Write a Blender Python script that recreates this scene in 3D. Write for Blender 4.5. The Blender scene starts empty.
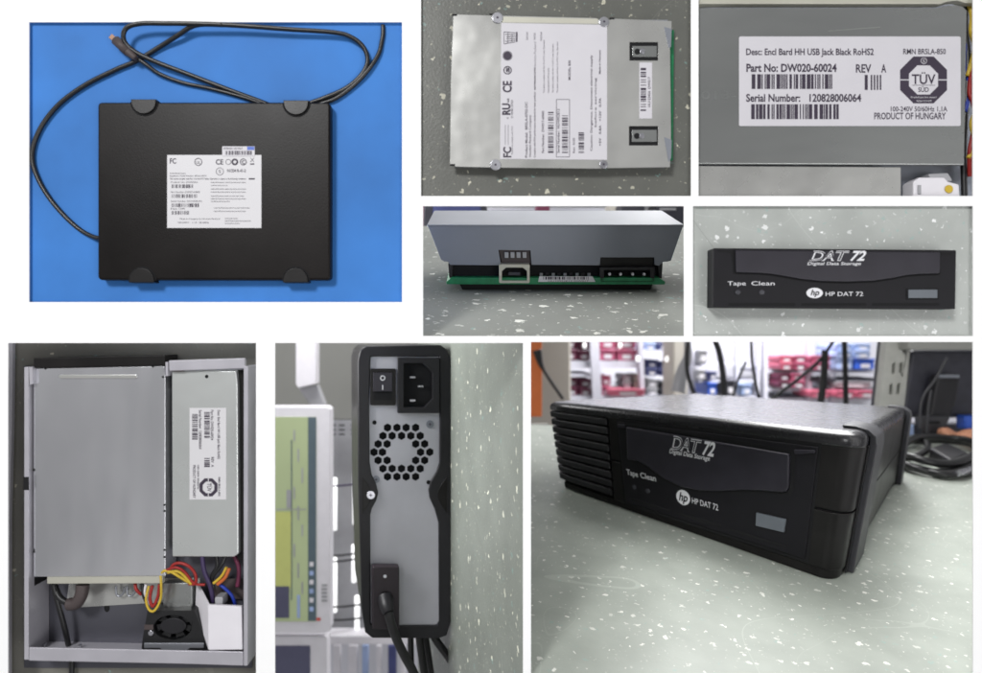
import bpy, bmesh, math, random
from mathutils import Vector, Matrix
from mathutils.geometry import tessellate_polygon
R_ = math.radians
scene = bpy.context.scene
C = scene.collection
FP, CX, CY = 700.0, 491.0, 336.5          # focal length and centre of the picture, in picture units

# ------------------------------------------------------------------ camera, world, lamps, exposure
cam = bpy.data.cameras.new('camera'); cam_o = bpy.data.objects.new('camera', cam); C.objects.link(cam_o)
cam_o.location = (0, 0, 0.7)
cam.sensor_width = 36; cam.lens = 36 * FP / 982; cam.clip_start = 0.02; cam.clip_end = 60
cam.dof.use_dof = True; cam.dof.focus_distance = 0.85; cam.dof.aperture_fstop = 3.8
scene.camera = cam_o
w = bpy.data.worlds.new('World'); scene.world = w; w.use_nodes = True
nt = w.node_tree; bg = nt.nodes['Background']
tc = nt.nodes.new('ShaderNodeTexCoord'); nz = nt.nodes.new('ShaderNodeTexNoise'); rp = nt.nodes.new('ShaderNodeValToRGB')
nz.inputs['Scale'].default_value = 4.5; nz.inputs['Detail'].default_value = 1
rp.color_ramp.elements[0].position = .35; rp.color_ramp.elements[0].color = (.12, .12, .13, 1)
rp.color_ramp.elements[1].position = .65; rp.color_ramp.elements[1].color = (1, 1, 1, 1)
nt.links.new(tc.outputs['Generated'], nz.inputs['Vector']); nt.links.new(nz.outputs['Fac'], rp.inputs['Fac'])
sx = nt.nodes.new('ShaderNodeSeparateXYZ'); mr = nt.nodes.new('ShaderNodeMapRange'); mr.interpolation_type = 'SMOOTHSTEP'      # world colour dimmed overhead so flat black parts reflect less
mr.inputs['From Min'].default_value = .70; mr.inputs['From Max'].default_value = 1.0; mr.inputs['To Min'].default_value = 1; mr.inputs['To Max'].default_value = .45
nt.links.new(tc.outputs['Generated'], sx.inputs['Vector']); nt.links.new(sx.outputs['Z'], mr.inputs['Value'])
ml = nt.nodes.new('ShaderNodeMix'); ml.data_type = 'RGBA'; ml.blend_type = 'MULTIPLY'; ml.inputs['Factor'].default_value = 1
nt.links.new(rp.outputs['Color'], ml.inputs['A']); nt.links.new(mr.outputs['Result'], ml.inputs['B'])
nt.links.new(ml.outputs['Result'], bg.inputs['Color']); bg.inputs['Strength'].default_value = 0.66
def area(name, loc, target, size, power, col=(1, 1, 1)):
    l = bpy.data.lights.new(name, 'AREA'); l.size = size; l.energy = power; l.color = col
    o = bpy.data.objects.new(name, l); C.objects.link(o); o.location = loc
    o.rotation_euler = (Vector(target) - Vector(loc)).to_track_quat('-Z', 'Y').to_euler(); return o
area('key_lamp', (-1.0, 1.3, 2.2), (0, 0, 0), .55, 52)
area('fill_lamp', (1.3, -.6, 2.0), (.1, 0, 0), 1.2, 20)
area('room_fill', (.58, .50, -.62), (.38, -.2, -.35), .5, 13)  # unseen, placed to light the closed drive's top and its tabletop
area('room_ceiling_lamp', (1.32, 1.15, -2.3), (.75, -.1, -3.0), .8, 85)
area('standing_drive_fill', (-.48, .05, -.27), (-.15, -.12, -.4), .24, 4.2)  # unseen light added to brighten the standing drive's rear plate
area('backdrop_fill', (-.5, .5, -.9), (-.4, -.3, -1.3), .5, 8)  # unseen light added for the background behind the standing drive
area('low_angle_fill', (.1, .42, -.22), (.07, .06, -.22), .3, 1.0)  # unseen light added over the drive seen at a low angle
scene.view_settings.view_transform = 'Standard'; scene.view_settings.look = 'None'
scene.view_settings.exposure = 0; scene.view_settings.gamma = 1
scene.render.engine = 'CYCLES'

# ------------------------------------------------------------------ materials
def mat(name, col, rough=.5, metal=0, var=.06, vs=40, bump=0, bs=300, spec=.5, coat=0, stretch=None, emit=0, bd=.001):
    m = bpy.data.materials.new(name); m.use_nodes = True; n = m.node_tree; p = n.nodes['Principled BSDF']
    t = n.nodes.new('ShaderNodeTexCoord'); src = t.outputs['Object']
    if stretch:
        mp = n.nodes.new('ShaderNodeMapping'); mp.inputs['Scale'].default_value = stretch
        n.links.new(src, mp.inputs['Vector']); src = mp.outputs['Vector']
    a = n.nodes.new('ShaderNodeTexNoise'); a.inputs['Scale'].default_value = vs; a.inputs['Detail'].default_value = 5
    n.links.new(src, a.inputs['Vector'])
    r = n.nodes.new('ShaderNodeValToRGB'); r.color_ramp.elements[0].position = .3; r.color_ramp.elements[1].position = .7
    r.color_ramp.elements[0].color = tuple(c * (1 - var) for c in col) + (1,)
    r.color_ramp.elements[1].color = tuple(min(1, c * (1 + var)) for c in col) + (1,)
    n.links.new(a.outputs['Fac'], r.inputs['Fac']); n.links.new(r.outputs['Color'], p.inputs['Base Color'])
    mr = n.nodes.new('ShaderNodeMapRange'); mr.inputs['To Min'].default_value = max(0, rough - .07); mr.inputs['To Max'].default_value = min(1, rough + .07)
    n.links.new(a.outputs['Fac'], mr.inputs['Value']); n.links.new(mr.outputs['Result'], p.inputs['Roughness'])
    p.inputs['Metallic'].default_value = metal; p.inputs['Specular IOR Level'].default_value = spec
    p.inputs['Coat Weight'].default_value = coat
    if bump:
        b = n.nodes.new('ShaderNodeTexNoise'); b.inputs['Scale'].default_value = bs; b.inputs['Detail'].default_value = 3
        n.links.new(src, b.inputs['Vector']); k = n.nodes.new('ShaderNodeBump'); k.inputs['Strength'].default_value = bump
        k.inputs['Distance'].default_value = bd
        n.links.new(b.outputs['Fac'], k.inputs['Height']); n.links.new(k.outputs['Normal'], p.inputs['Normal'])
    if emit:
        p.inputs['Emission Color'].default_value = col + (1,); p.inputs['Emission Strength'].default_value = emit
    return m

def speckled(name, base, chip, scale, rough=.35, dens=.5, size=.3, stretch=(1, 1, 1)):
    m = bpy.data.materials.new(name); m.use_nodes = True; n = m.node_tree; p = n.nodes['Principled BSDF']; L = n.links.new
    t = n.nodes.new('ShaderNodeTexCoord'); mp = n.nodes.new('ShaderNodeMapping'); mp.inputs['Scale'].default_value = stretch
    L(t.outputs['Object'], mp.inputs['Vector'])
    wn = n.nodes.new('ShaderNodeTexNoise'); wn.inputs['Scale'].default_value = scale * 2.5; wn.inputs['Detail'].default_value = 2
    L(mp.outputs['Vector'], wn.inputs['Vector'])
    sb = n.nodes.new('ShaderNodeVectorMath'); sb.operation = 'SUBTRACT'; sb.inputs[1].default_value = (.5, .5, .5); L(wn.outputs['Color'], sb.inputs[0])
    sc = n.nodes.new('ShaderNodeVectorMath'); sc.operation = 'SCALE'; sc.inputs['Scale'].default_value = .85 / scale; L(sb.outputs[0], sc.inputs[0])
    ad = n.nodes.new('ShaderNodeVectorMath'); L(mp.outputs['Vector'], ad.inputs[0]); L(sc.outputs[0], ad.inputs[1])
    base_noise = n.nodes.new('ShaderNodeTexNoise'); base_noise.inputs['Scale'].default_value = scale * .25; base_noise.inputs['Detail'].default_value = 6
    L(t.outputs['Object'], base_noise.inputs['Vector'])
    r = n.nodes.new('ShaderNodeValToRGB'); r.color_ramp.elements[0].position = .3; r.color_ramp.elements[1].position = .7
    r.color_ramp.elements[0].color = tuple(c * .9 for c in base) + (1,); r.color_ramp.elements[1].color = tuple(c * 1.08 for c in base) + (1,)
    L(base_noise.outputs['Fac'], r.inputs['Fac']); col = r.outputs['Color']
    for k, (s, lo, th, c2, o) in enumerate(((1.0, dens, size, chip, .95), (2.1, dens - .05, size * .85, tuple(x * .9 for x in chip), .5), (1.3, .8, size, (.25, .45, .42), .5))):
        v = n.nodes.new('ShaderNodeTexVoronoi'); v.inputs['Scale'].default_value = scale * s
        off = n.nodes.new('ShaderNodeVectorMath'); off.inputs[1].default_value = (k * 3.7, k * 1.3, k * 2.1)
        L(ad.outputs[0], off.inputs[0]); L(off.outputs[0], v.inputs['Vector'])
        sp = n.nodes.new('ShaderNodeSeparateColor'); L(v.outputs['Color'], sp.inputs['Color'])
        mr = n.nodes.new('ShaderNodeMapRange'); mr.inputs['From Min'].default_value = lo; mr.inputs['To Max'].default_value = th
        L(sp.outputs['Red'], mr.inputs['Value'])
        lt = n.nodes.new('ShaderNodeMath'); lt.operation = 'LESS_THAN'; L(v.outputs['Distance'], lt.inputs[0]); L(mr.outputs['Result'], lt.inputs[1])
        mu = n.nodes.new('ShaderNodeMath'); mu.operation = 'MULTIPLY'; mu.inputs[1].default_value = o; L(lt.outputs[0], mu.inputs[0])
        mx = n.nodes.new('ShaderNodeMix'); mx.data_type = 'RGBA'; L(mu.outputs[0], mx.inputs['Factor']); L(col, mx.inputs['A'])
        tn = n.nodes.new('ShaderNodeMix'); tn.data_type = 'RGBA'; L(sp.outputs['Green'], tn.inputs['Factor'])
        tn.inputs['A'].default_value = c2 + (1,); tn.inputs['B'].default_value = tuple(.45 * x + .55 * y for x, y in zip(c2, base)) + (1,)
        L(tn.outputs['Result'], mx.inputs['B']); col = mx.outputs['Result']
    for k, (s, wd, o) in enumerate(((.045, .0011, .35), (.11, .0016, .22))):          # hairline scratches
        h = n.nodes.new('ShaderNodeTexNoise'); h.inputs['Scale'].default_value = scale * s; h.inputs['Detail'].default_value = 0
        of = n.nodes.new('ShaderNodeVectorMath'); of.inputs[1].default_value = (5.1 + k, 2.3, .7 * k); L(t.outputs['Object'], of.inputs[0]); L(of.outputs[0], h.inputs['Vector'])
        d = n.nodes.new('ShaderNodeMath'); d.operation = 'SUBTRACT'; d.inputs[1].default_value = .5; L(h.outputs['Fac'], d.inputs[0])
        a = n.nodes.new('ShaderNodeMath'); a.operation = 'ABSOLUTE'; L(d.outputs[0], a.inputs[0])
        l = n.nodes.new('ShaderNodeMath'); l.operation = 'LESS_THAN'; l.inputs[1].default_value = wd; L(a.outputs[0], l.inputs[0])
        u = n.nodes.new('ShaderNodeMath'); u.operation = 'MULTIPLY'; u.inputs[1].default_value = o; L(l.outputs[0], u.inputs[0])
        mx = n.nodes.new('ShaderNodeMix'); mx.data_type = 'RGBA'; L(u.outputs[0], mx.inputs['Factor']); L(col, mx.inputs['A'])
        mx.inputs['B'].default_value = tuple(min(1, x * 1.5) for x in base) + (1,); col = mx.outputs['Result']
    L(col, p.inputs['Base Color']); p.inputs['Roughness'].default_value = rough
    b = n.nodes.new('ShaderNodeBump'); b.inputs['Strength'].default_value = .15; b.inputs['Distance'].default_value = .001
    fn = n.nodes.new('ShaderNodeTexNoise'); fn.inputs['Scale'].default_value = scale * 4; L(t.outputs['Object'], fn.inputs['Vector'])
    L(fn.outputs['Fac'], b.inputs['Height']); L(b.outputs['Normal'], p.inputs['Normal'])
    return m

M = dict(
    board=mat('white_card', (.93, .93, .93), .8, var=.005),
    blue=mat('blue_sheet', (.046, .19, .54), .6, spec=.2, var=.16, vs=9, bump=.03),
    black=mat('black_plastic', (.006, .0052, .0052), .38, spec=.30, var=.25, vs=25, bump=.10, bs=900),
    black2=mat('dark_plastic', (.013, .0125, .015), .45, spec=.4, var=.15, bump=.25, bs=900),
    panelblk=mat('bezel_plastic', (.008, .0075, .010), .5, spec=.25, var=.15, bump=.12, bs=1200),
    lid=mat('lid_plastic', (.009, .0085, .011), .27, spec=.6, var=.15, bump=.10, bs=1200),
    door=mat('door_plastic', (.021, .019, .027), .36, spec=.4, var=.12, bump=.1, bs=1200),
    rubber=mat('black_rubber', (.010, .010, .011), .38, var=.2, vs=60),
    strap=mat('grey_rubber', (.032, .032, .037), .48, var=.1),
    hole=mat('dark_void', (.003, .003, .004), .9),
    steel=mat('zinc_steel', (.58, .58, .56), .28, .7, var=.06, vs=18, bump=.5, bs=8, bd=.008),
    steeld=mat('dull_steel', (.29, .30, .33), .40, .55, var=.07, vs=9, bump=.05, bs=500),
    steelg=mat('greenish_steel', (.33, .34, .335), .26, .7, var=.06, vs=10, bump=.5, bs=8, bd=.008, stretch=(.4, 1, 1)),
    steelp=mat('pale_psu_steel', (.66, .68, .67), .28, .65, var=.06, vs=10, bump=.5, bs=8, bd=.007),
    steelb=mat('blue_grey_steel', (.22, .235, .27), .5, .35, var=.04, vs=18, bump=.04, bs=600),
    steelr=mat('rim_steel', (.44, .43, .47), .45, .3, var=.05),
    cream=mat('yellowed_steel', (.50, .49, .42), .45, .3, var=.06, vs=14),
    rear=mat('rear_plate_steel', (.48, .48, .52), .5, .25, var=.05, vs=20),
    chrome=mat('bright_screw_metal', (.50, .50, .54), .28, .9, var=.08),
    label=mat('label_paper', (.58, .565, .60), .5, var=.02),
    labelw=mat('label_paper_white', (.62, .61, .63), .5, var=.02),
    ink=mat('label_ink', (.035, .025, .045), .6),
    inkg=mat('pale_ink', (.28, .27, .30), .6),
    white=mat('white_print', (.75, .75, .78), .5, var=.02),
    pcb=mat('green_circuit_board', (.012, .19, .075), .35, var=.2, vs=120),
    copper=mat('orange_metal_tip', (.22, .12, .07), .5, .3),
    button=mat('grey_button_plastic', (.12, .135, .155), .4, var=.05),
    whitep=mat('white_plastic', (.72, .70, .74), .45, var=.03),
    red=mat('red_insulation', (.30, .015, .012), .5), yellow=mat('yellow_insulation', (.55, .38, .03), .5),
    purple=mat('purple_insulation', (.04, .025, .08), .5), bluew=mat('blue_insulation', (.01, .035, .33), .5),
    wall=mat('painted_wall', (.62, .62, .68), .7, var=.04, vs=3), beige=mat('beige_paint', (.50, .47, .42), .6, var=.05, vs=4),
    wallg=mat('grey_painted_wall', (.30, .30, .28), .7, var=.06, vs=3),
    shelf=mat('shelf_paint', (.60, .60, .68), .4, var=.04), orange=mat('orange_laminate', (.50, .12, .025), .5),
    pink=mat('pink_plastic', (.42, .09, .17), .45, var=.25, vs=12), maroon=mat('maroon_plastic', (.16, .03, .07), .5, var=.3, vs=12),
    rose=mat('rose_plastic', (.60, .14, .22), .45, var=.1, vs=12), navy=mat('navy_plastic', (.05, .06, .18), .5, var=.25, vs=12),
    paleblue=mat('pale_blue_plastic', (.35, .45, .70), .45, var=.3, vs=10), blueb=mat('blue_plastic', (.03, .10, .50), .45, var=.2),
    greyb=mat('grey_plastic', (.35, .35, .37), .5, var=.15, vs=10), monitor=mat('charcoal_plastic', (.030, .030, .042), .5, var=.2),
    skin=mat('peach_plastic', (.60, .28, .17), .6, var=.2, vs=20),
    screeng=mat('green_screen', (.30, .35, .20), .4, var=.08, vs=4, emit=.36), screeny=mat('yellow_screen', (.36, .38, .13), .4, var=.05, emit=.36),
    screent=mat('teal_taskbar', (.07, .10, .12), .4, emit=.2), screend=mat('dark_window', (.06, .06, .10), .4, emit=.3),
    led=mat('red_lamp', (.6, .1, .08), .4), tube=mat('lit_tube', (1, 1, 1), .4, var=0, emit=1.1),
    brown=mat('brown_rubber', (.06, .045, .045), .6), fanm=mat('fan_plastic', (.009, .009, .010), .45), glass=mat('clear_lens', (.05, .05, .06), .15),
    steeldark=mat('shaded_floor_steel', (.10, .10, .12), .42, .45, var=.06, vs=12),  # darkened so the floor colour carries the shade inside the case
)
M['sp_dark'] = speckled('speckled_tabletop_dark', (.115, .117, .105), (.62, .60, .48), 105, dens=.3, size=.27)
M['sp_dark6'] = speckled('speckled_tabletop_case', (.17, .165, .145), (.55, .52, .42), 100, dens=.7, size=.22)
M['sp_light'] = speckled('speckled_tabletop_light', (.42, .44, .42), (.92, .93, .93), 105, dens=.3, size=.29)
M['sp_7'] = speckled('speckled_tabletop_rear', (.23, .25, .22), (.85, .85, .70), 66, dens=.3, size=.28)
M['sp_4'] = speckled('speckled_tabletop_front', (.24, .25, .23), (.88, .88, .82), 62, rough=.75, dens=.2, size=.32)
M['sp_8'] = speckled('speckled_tabletop_large', (.375, .405, .36), (.86, .86, .80), 76, rough=.5, dens=.2, size=.28)

# ------------------------------------------------------------------ geometry helpers
def ray(px, py, z):                       # the point z metres in front of the camera seen at (px, py)
    return Vector(((px - CX) / FP * z, -(py - CY) / FP * z, .7 - z))
def flat(href):                           # frame lying on the board: picture units across, height in mm
    k = (700 - href) / 700 * .001
    return lambda x, y, h: Vector(((x - CX) * k, -(y - CY) * k, h * .001))
def plane_frame(p0, n):                   # frame on a tilted plane: h metres along its normal
    n = n.normalized(); c = Vector((0, 0, .7))
    def F(x, y, h):
        d = ray(x, y, 1) - c
        return c + d * ((p0 - c).dot(n) / d.dot(n)) + n * h
    return F
class G:
    def loft(s, poly, steps):                 # steps: (height, shrink) pairs, closed at both ends
        n = len(poly); vs = []; cx = sum(p[0] for p in poly) / n; cy = .5; cx = .5
        for h, k in steps: vs += [s.F(cx + (p[0] - cx) * (1 - k), cy + (p[1] - cy) * (1 - k), h) for p in poly]
        m = len(steps); fs = [(j * n + i, j * n + (i + 1) % n, (j + 1) * n + (i + 1) % n, (j + 1) * n + i) for j in range(m - 1) for i in range(n)]
        return s.add(vs, fs + [tuple(range(n - 1, -1, -1)), tuple((m - 1) * n + i for i in range(n))])
    def __init__(s, F=None): s.v = []; s.f = []; s.F = F or (lambda x, y, z: Vector((x, y, z)))
    def add(s, vs, fs):
        b = len(s.v); s.v += [Vector(v) for v in vs]; s.f += [tuple(i + b for i in f) for f in fs]; return s
    def quad(s, *pts): return s.add([s.F(*p) for p in pts], [tuple(range(len(pts)))])
    def prism(s, poly, h0, h1, holes=(), F1=None):
        loops = [list(poly)] + [list(h) for h in holes]
        flatp = [p for l in loops for p in l]; n = len(flatp)
        vs = [s.F(p[0], p[1], h1) for p in flatp] + [s.F(p[0], p[1], h0) for p in flatp]
        if holes:
            tr = tessellate_polygon([[Vector((p[0], p[1], 0)) for p in l] for l in loops])
            fs = [tuple(t) for t in tr] + [tuple(i + n for i in reversed(t)) for t in tr]
        else: fs = [tuple(range(n)), tuple(range(2 * n - 1, n - 1, -1))]
        b = 0
        for l in loops:
            m = len(l); fs += [(b + i, b + i + n, b + (i + 1) % m + n, b + (i + 1) % m) for i in range(m)]; b += m
        return s.add(vs, fs)
    def rect(s, x0, y0, x1, y1, h0, h1): return s.prism([(x0, y0), (x1, y0), (x1, y1), (x0, y1)], h0, h1)
    def sheet(s, poly, h): return s.add([s.F(p[0], p[1], h) for p in poly], [tuple(range(len(poly)))])
    def tube(s, pts, r, seg=10, smooth=True, closed=False):
        pts = [Vector(p) for p in pts]
        if smooth:
            q = [pts[0]] + pts + [pts[-1]]; out = []
            for i in range(1, len(q) - 2):
                for k in range(8):
                    t = k / 8; a, b, c, d = q[i - 1], q[i], q[i + 1], q[i + 2]
                    out.append(.5 * ((2 * b) + (c - a) * t + (2 * a - 5 * b + 4 * c - d) * t * t + (3 * b - a - 3 * c + d) * t ** 3))
            pts = out + [q[-2]]
        n = len(pts); up = None; vs = []; fs = []
        for i in range(n):
            d = (pts[min(i + 1, n - 1)] - pts[max(i - 1, 0)])
            d = d.normalized() if d.length > 1e-9 else Vector((1, 0, 0))
            if up is None: up = d.orthogonal().normalized()
            up = (up - d * up.dot(d)).normalized(); sd = d.cross(up)
            rr = r(i / (n - 1)) if callable(r) else r
            for k in range(seg):
                a = 2 * math.pi * k / seg; vs.append(pts[i] + up * math.cos(a) * rr + sd * math.sin(a) * rr)
        for i in range(n - 1):
            for k in range(seg): fs.append((i * seg + k, i * seg + (k + 1) % seg, (i + 1) * seg + (k + 1) % seg, (i + 1) * seg + k))
        fs += [tuple(range(seg - 1, -1, -1)), tuple((n - 1) * seg + k for k in range(seg))]
        return s.add(vs, fs)
    def disc(s, x, y, r, h0, h1, seg=24, rx=None, dome=0):
        poly = [(x + (rx or r) * math.cos(2 * math.pi * k / seg), y + r * math.sin(2 * math.pi * k / seg)) for k in range(seg)]
        s.prism(poly, h0, h1)
        if dome:
            s.prism([(x + (p[0] - x) * .7, y + (p[1] - y) * .7) for p in poly], h1 + abs(h1 - h0) * .02, h1 + dome)
        return s
    def ring(s, x, y, r0, r1, h, seg=28, rx=1):
        o = [(x + r1 * rx * math.cos(2 * math.pi * k / seg), y + r1 * math.sin(2 * math.pi * k / seg)) for k in range(seg)]
        i = [(x + r0 * rx * math.cos(2 * math.pi * k / seg), y + r0 * math.sin(2 * math.pi * k / seg)) for k in range(seg)]
        for k in range(seg): s.sheet([o[k], o[(k + 1) % seg], i[(k + 1) % seg], i[k]], h)
        return s
    def line(s, a, b, wd, h):
        dx, dy = b[0] - a[0], b[1] - a[1]; L = math.hypot(dx, dy) or 1; nx, ny = -dy / L * wd / 2, dx / L * wd / 2
        return s.sheet([(a[0] + nx, a[1] + ny), (b[0] + nx, b[1] + ny), (b[0] - nx, b[1] - ny), (a[0] - nx, a[1] - ny)], h)
    def text(s, st, O, R, U, h, bold=0):       # O baseline left, R baseline right, U cap height above O
        c = bpy.data.curves.new('t', 'FONT'); c.body = st; c.resolution_u = 3; c.offset = bold
        o = bpy.data.objects.new('t', c); C.objects.link(o); dg = bpy.context.evaluated_depsgraph_get(); dg.update()
        m = bpy.data.meshes.new_from_object(o.evaluated_get(dg)); vs = [v.co.copy() for v in m.vertices]
        fs = [tuple(p.vertices) for p in m.polygons]
        bpy.data.objects.remove(o); bpy.data.curves.remove(c); bpy.data.meshes.remove(m)
        if not vs: return s
        x0 = min(v.x for v in vs); x1 = max(v.x for v in vs); ch = .69
        def mp(v):
            u = (v.x - x0) / (x1 - x0); t = v.y / ch
            return s.F(O[0] + (R[0] - O[0]) * u + (U[0] - O[0]) * t, O[1] + (R[1] - O[1]) * u + (U[1] - O[1]) * t, h)
        return s.add([mp(v) for v in vs], fs)
    def hline(s, st, x0, y1, x1, cap, h, bold=0): return s.text(st, (x0, y1), (x1, y1), (x0, y1 - cap), h, bold)
    def vline(s, st, x, y0, y1, cap, h, bold=0): return s.text(st, (x, y0), (x, y1), (x - cap, y0), h, bold)   # reads upwards
    def bars(s, x0, y0, x1, y1, h, n=34, seed=1, vert=False, fat=1):
        rnd = random.Random(seed); ws = [rnd.choice((1, 1, 2, 3)) * (fat if _ % 2 == 0 else 1) for _ in range(n * 2 - 1)]; T = sum(ws); p = 0
        for i, wd in enumerate(ws):
            if i % 2 == 0:
                if not vert:
                    a = x0 + (x1 - x0) * p / T; b = x0 + (x1 - x0) * (p + wd) / T; s.sheet([(a, y0), (b, y0), (b, y1), (a, y1)], h)
                else:
                    a = y0 + (y1 - y0) * p / T; b = y0 + (y1 - y0) * (p + wd) / T; s.sheet([(x0, a), (x1, a), (x1, b), (x0, b)], h)
            p += wd
        return s
def rrect(x0, y0, x1, y1, r, seg=5):
    out = []
    for cx, cy, a in ((x1 - r, y0 + r, -90), (x1 - r, y1 - r, 0), (x0 + r, y1 - r, 90), (x0 + r, y0 + r, 180)):
        for k in range(seg + 1):
            t = R_(a + 90 * k / seg); out.append((cx + r * math.cos(t), cy + r * math.sin(t)))
    return out
def root(name, loc, label, cat, group=None):
    o = bpy.data.objects.new(name, None); C.objects.link(o); o.location = loc; o.empty_display_size = .01
    o['label'] = label; o['category'] = cat
    if group: o['group'] = group
    return o
def wloc(o):
    v = Vector((0, 0, 0))
    while o: v = v + o.location; o = o.parent
    return v
def obj(name, g, m, parent=None, bevel=0, smooth=False, label=None, cat=None, group=None, kind=None, segs=2, origin=None):
    base = wloc(parent) if parent else Vector((0, 0, 0))
    off = Vector((0, 0, 0))
    if parent is None and kind is None:
        n = len(g.v); off = origin or Vector((sum(v.x for v in g.v) / n, sum(v.y for v in g.v) / n, min(v.z for v in g.v)))
    me = bpy.data.meshes.new(name); me.from_pydata([v - base - off for v in g.v], [], g.f)
    bm = bmesh.new(); bm.from_mesh(me); bmesh.ops.recalc_face_normals(bm, faces=bm.faces); bm.to_mesh(me); bm.free()
    me.materials.append(m if not isinstance(m, str) else M[m])
    o = bpy.data.objects.new(name, me); C.objects.link(o); o.location = off
    if parent: o.parent = parent
    if bevel:
        b = o.modifiers.new('bevel', 'BEVEL'); b.width = bevel; b.segments = segs; b.limit_method = 'ANGLE'; b.angle_limit = R_(40)
        for p in me.polygons: p.use_smooth = True
        if hasattr(b, 'harden_normals'): b.harden_normals = True
    if smooth:
        me.shade_smooth() if hasattr(me, 'shade_smooth') else None
        for p in me.polygons: p.use_smooth = len(p.vertices) == 4
    if label: o['label'] = label
    if cat: o['category'] = cat
    if group: o['group'] = group
    if kind: o['kind'] = kind
    return o

# ------------------------------------------------------------------ the setting: white board with eight openings
PAN = dict(p1=(29, 22, 402, 302), p2=(421, -40, 691, 196), p3=(698.5, -40, 973, 196), p4=(423, 206, 684, 336),
           p5=(693, 206, 973, 336), p6=(8, 343, 256, 730), p7=(275, 343, 523, 730), p8=(531, 342, 973, 730))
F0 = flat(0); g = G(F0)
g.prism([(-500, -500), (1500, -500), (1500, 1200), (-500, 1200)], -1.2, 0,
        holes=[[(a, b), (c, b), (c, d), (a, d)] for a, b, c, d in PAN.values()])
obj('white_background', g, 'board', kind='structure')
def floor(name, key, m, h, mg=3):
    a, b, c, d = PAN[key]; obj(name, G(flat(h)).prism([(a - mg, b - mg), (c + mg, b - mg), (c + mg, d + mg), (a - mg, d + mg)], h - 1, h), m, kind='structure')
floor('blue_tabletop', 'p1', 'blue', -4); floor('dark_speckled_tabletop', 'p2', 'sp_dark', -4)
floor('pale_speckled_tabletop', 'p5', 'sp_light', -4)

# ================================================================== PANEL 1: underside of the black drive on blue
h1 = 8; F = flat(h1)
t = root('upturned_drive', F(214, 192, -8), 'black tape drive lying upside down on the blue tabletop with white rating label', 'tape drive')
obj('casing', G(F).prism(rrect(97.5, 102, 330.3, 280, 4), -4, h1), mat('casing_plastic', (.007, .0055, .0052), .36, spec=.16, var=.3, vs=14, bump=.08, bs=700), t, bevel=.0022, segs=3)
for x, y, s in ((144.5, 102, 1), (296.5, 103, 1), (142.5, 280.5, -1), (296, 280.5, -1)):
    ft = G(F); hp = [(x + 12.5 * math.cos(a), y + s * 12.5 * math.sin(a)) for a in [math.pi * k / 14 for k in range(15)]]
    ft.prism([(x + 13, y - s * 2.2)] + hp + [(x - 13, y - s * 2.2)], -1, h1 + 2.2); o = obj('rubber_foot', ft, 'black', t, bevel=.0008)
    lip = G(F); lip.prism([(x + 14 * math.cos(a), y + s * 14 * math.sin(a)) for a in [math.pi * k / 14 for k in range(15)]], h1 - .5, h1 + .5); obj('groove', lip, 'hole', o)
lb = obj('rating_label', G(F).rect(167.3, 155, 261.5, 228, h1, h1 + .4), 'labelw', t)
g = G(F); z = h1 + .55; Z = random.Random(4)
g.hline('FC', 170, 163.5, 176.5, 5, z, .02); g.ring(198.5, 162, 3.2, 3.9, z); g.hline('UL', 196.5, 164, 200.5, 3, z)
g.hline('CE', 216, 164.5, 223.5, 5, z, .02); g.ring(228.5, 162, 2.3, 2.8, z); g.ring(235, 162, 1.6, 3.4, z); g.ring(243.5, 162, 2.6, 3.4, z); g.hline('C', 242, 164, 245, 3.5, z, .03)
g.hline('X', 250.3, 162, 254.5, 4, z); g.rect(250.3, 163.5, 254.5, 164.7, z - .1, z)
for a in ((216, 168.5, 224, 174),): g.ring(220, 171.5, 3.4, 3.9, z); g.hline('S', 218.8, 173, 221.2, 3, z)
g.hline('N1234 R-41-2', 227.5, 172.2, 246, 3, z, .02)
g.hline('Hewlett-Packard Company', 170, 174, 186, 1.3, z); g.hline('Regulatory Model Number: BRSLA-05DC', 170, 176.6, 207, 1.4, z)
g.hline('This device complies with Part 15 of the FCC Rules. Operation is subject to the following conditions', 170, 179.6, 246, 1.5, z, .01)
g.rect(249, 178.2, 255, 179.6, z - .1, z)
for i, y in enumerate((184.5, 194.3, 203.5, 211.0)):
    g.hline(('Product No: DW023A', 'Part Number: DW023-60005', 'Serial Number: HU10920L5N', 'Date: 1249')[i], 171, y - 1.5, (198, 200, 202, 185)[i], 1.5, z)
    g.bars(172, y, (193, 197, 199, 189)[i], y + 3.6, z, n=(16, 19, 20, 13)[i], seed=30 + i)
g.hline('Made in Hungary by Hewlett-Packard', 180, 219.5, 220, 1.3, z); g.hline('100-240V~  1.1A  50-60Hz', 178, 223.3, 209, 1.5, z)
for i, (x0, y, x1) in enumerate(((211, 183, 246), (211, 186, 228), (211, 189.6, 246), (211, 192.6, 246), (211, 196.6, 244), (211, 199.4, 246), (211, 202, 230), (214, 208.5, 250), (214, 211.8, 246), (225, 219, 238), (225, 221.5, 251), (225, 224, 240))):
    g.hline('Complies with FDA performance standards for laser products except for deviations', x0, y, x1, 1.2, z)
obj('printing', g, 'ink', lb)
sk = obj('barcode_sticker', G(F).rect(222.5, 146.5, 255, 156.3, h1 + .6, h1 + .8), 'label', t)
g = G(F); g.hline('INTERNAL USE ONLY', 224, 149.6, 243, 2, h1 + .95); g.bars(226, 151, 252, 155, h1 + .95, n=18, seed=3); obj('printing', g, 'ink', sk)
obj('blue_patch', G(F).rect(247.5, 146.8, 254.6, 150.2, h1 + .82, h1 + .93), 'blueb', sk)
Fb = flat(0)
def cab(pts, zdef=1): return [Fb(p[0], p[1], (p[2] if len(p) > 2 else zdef) * .8 - 2.4) for p in pts]
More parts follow.
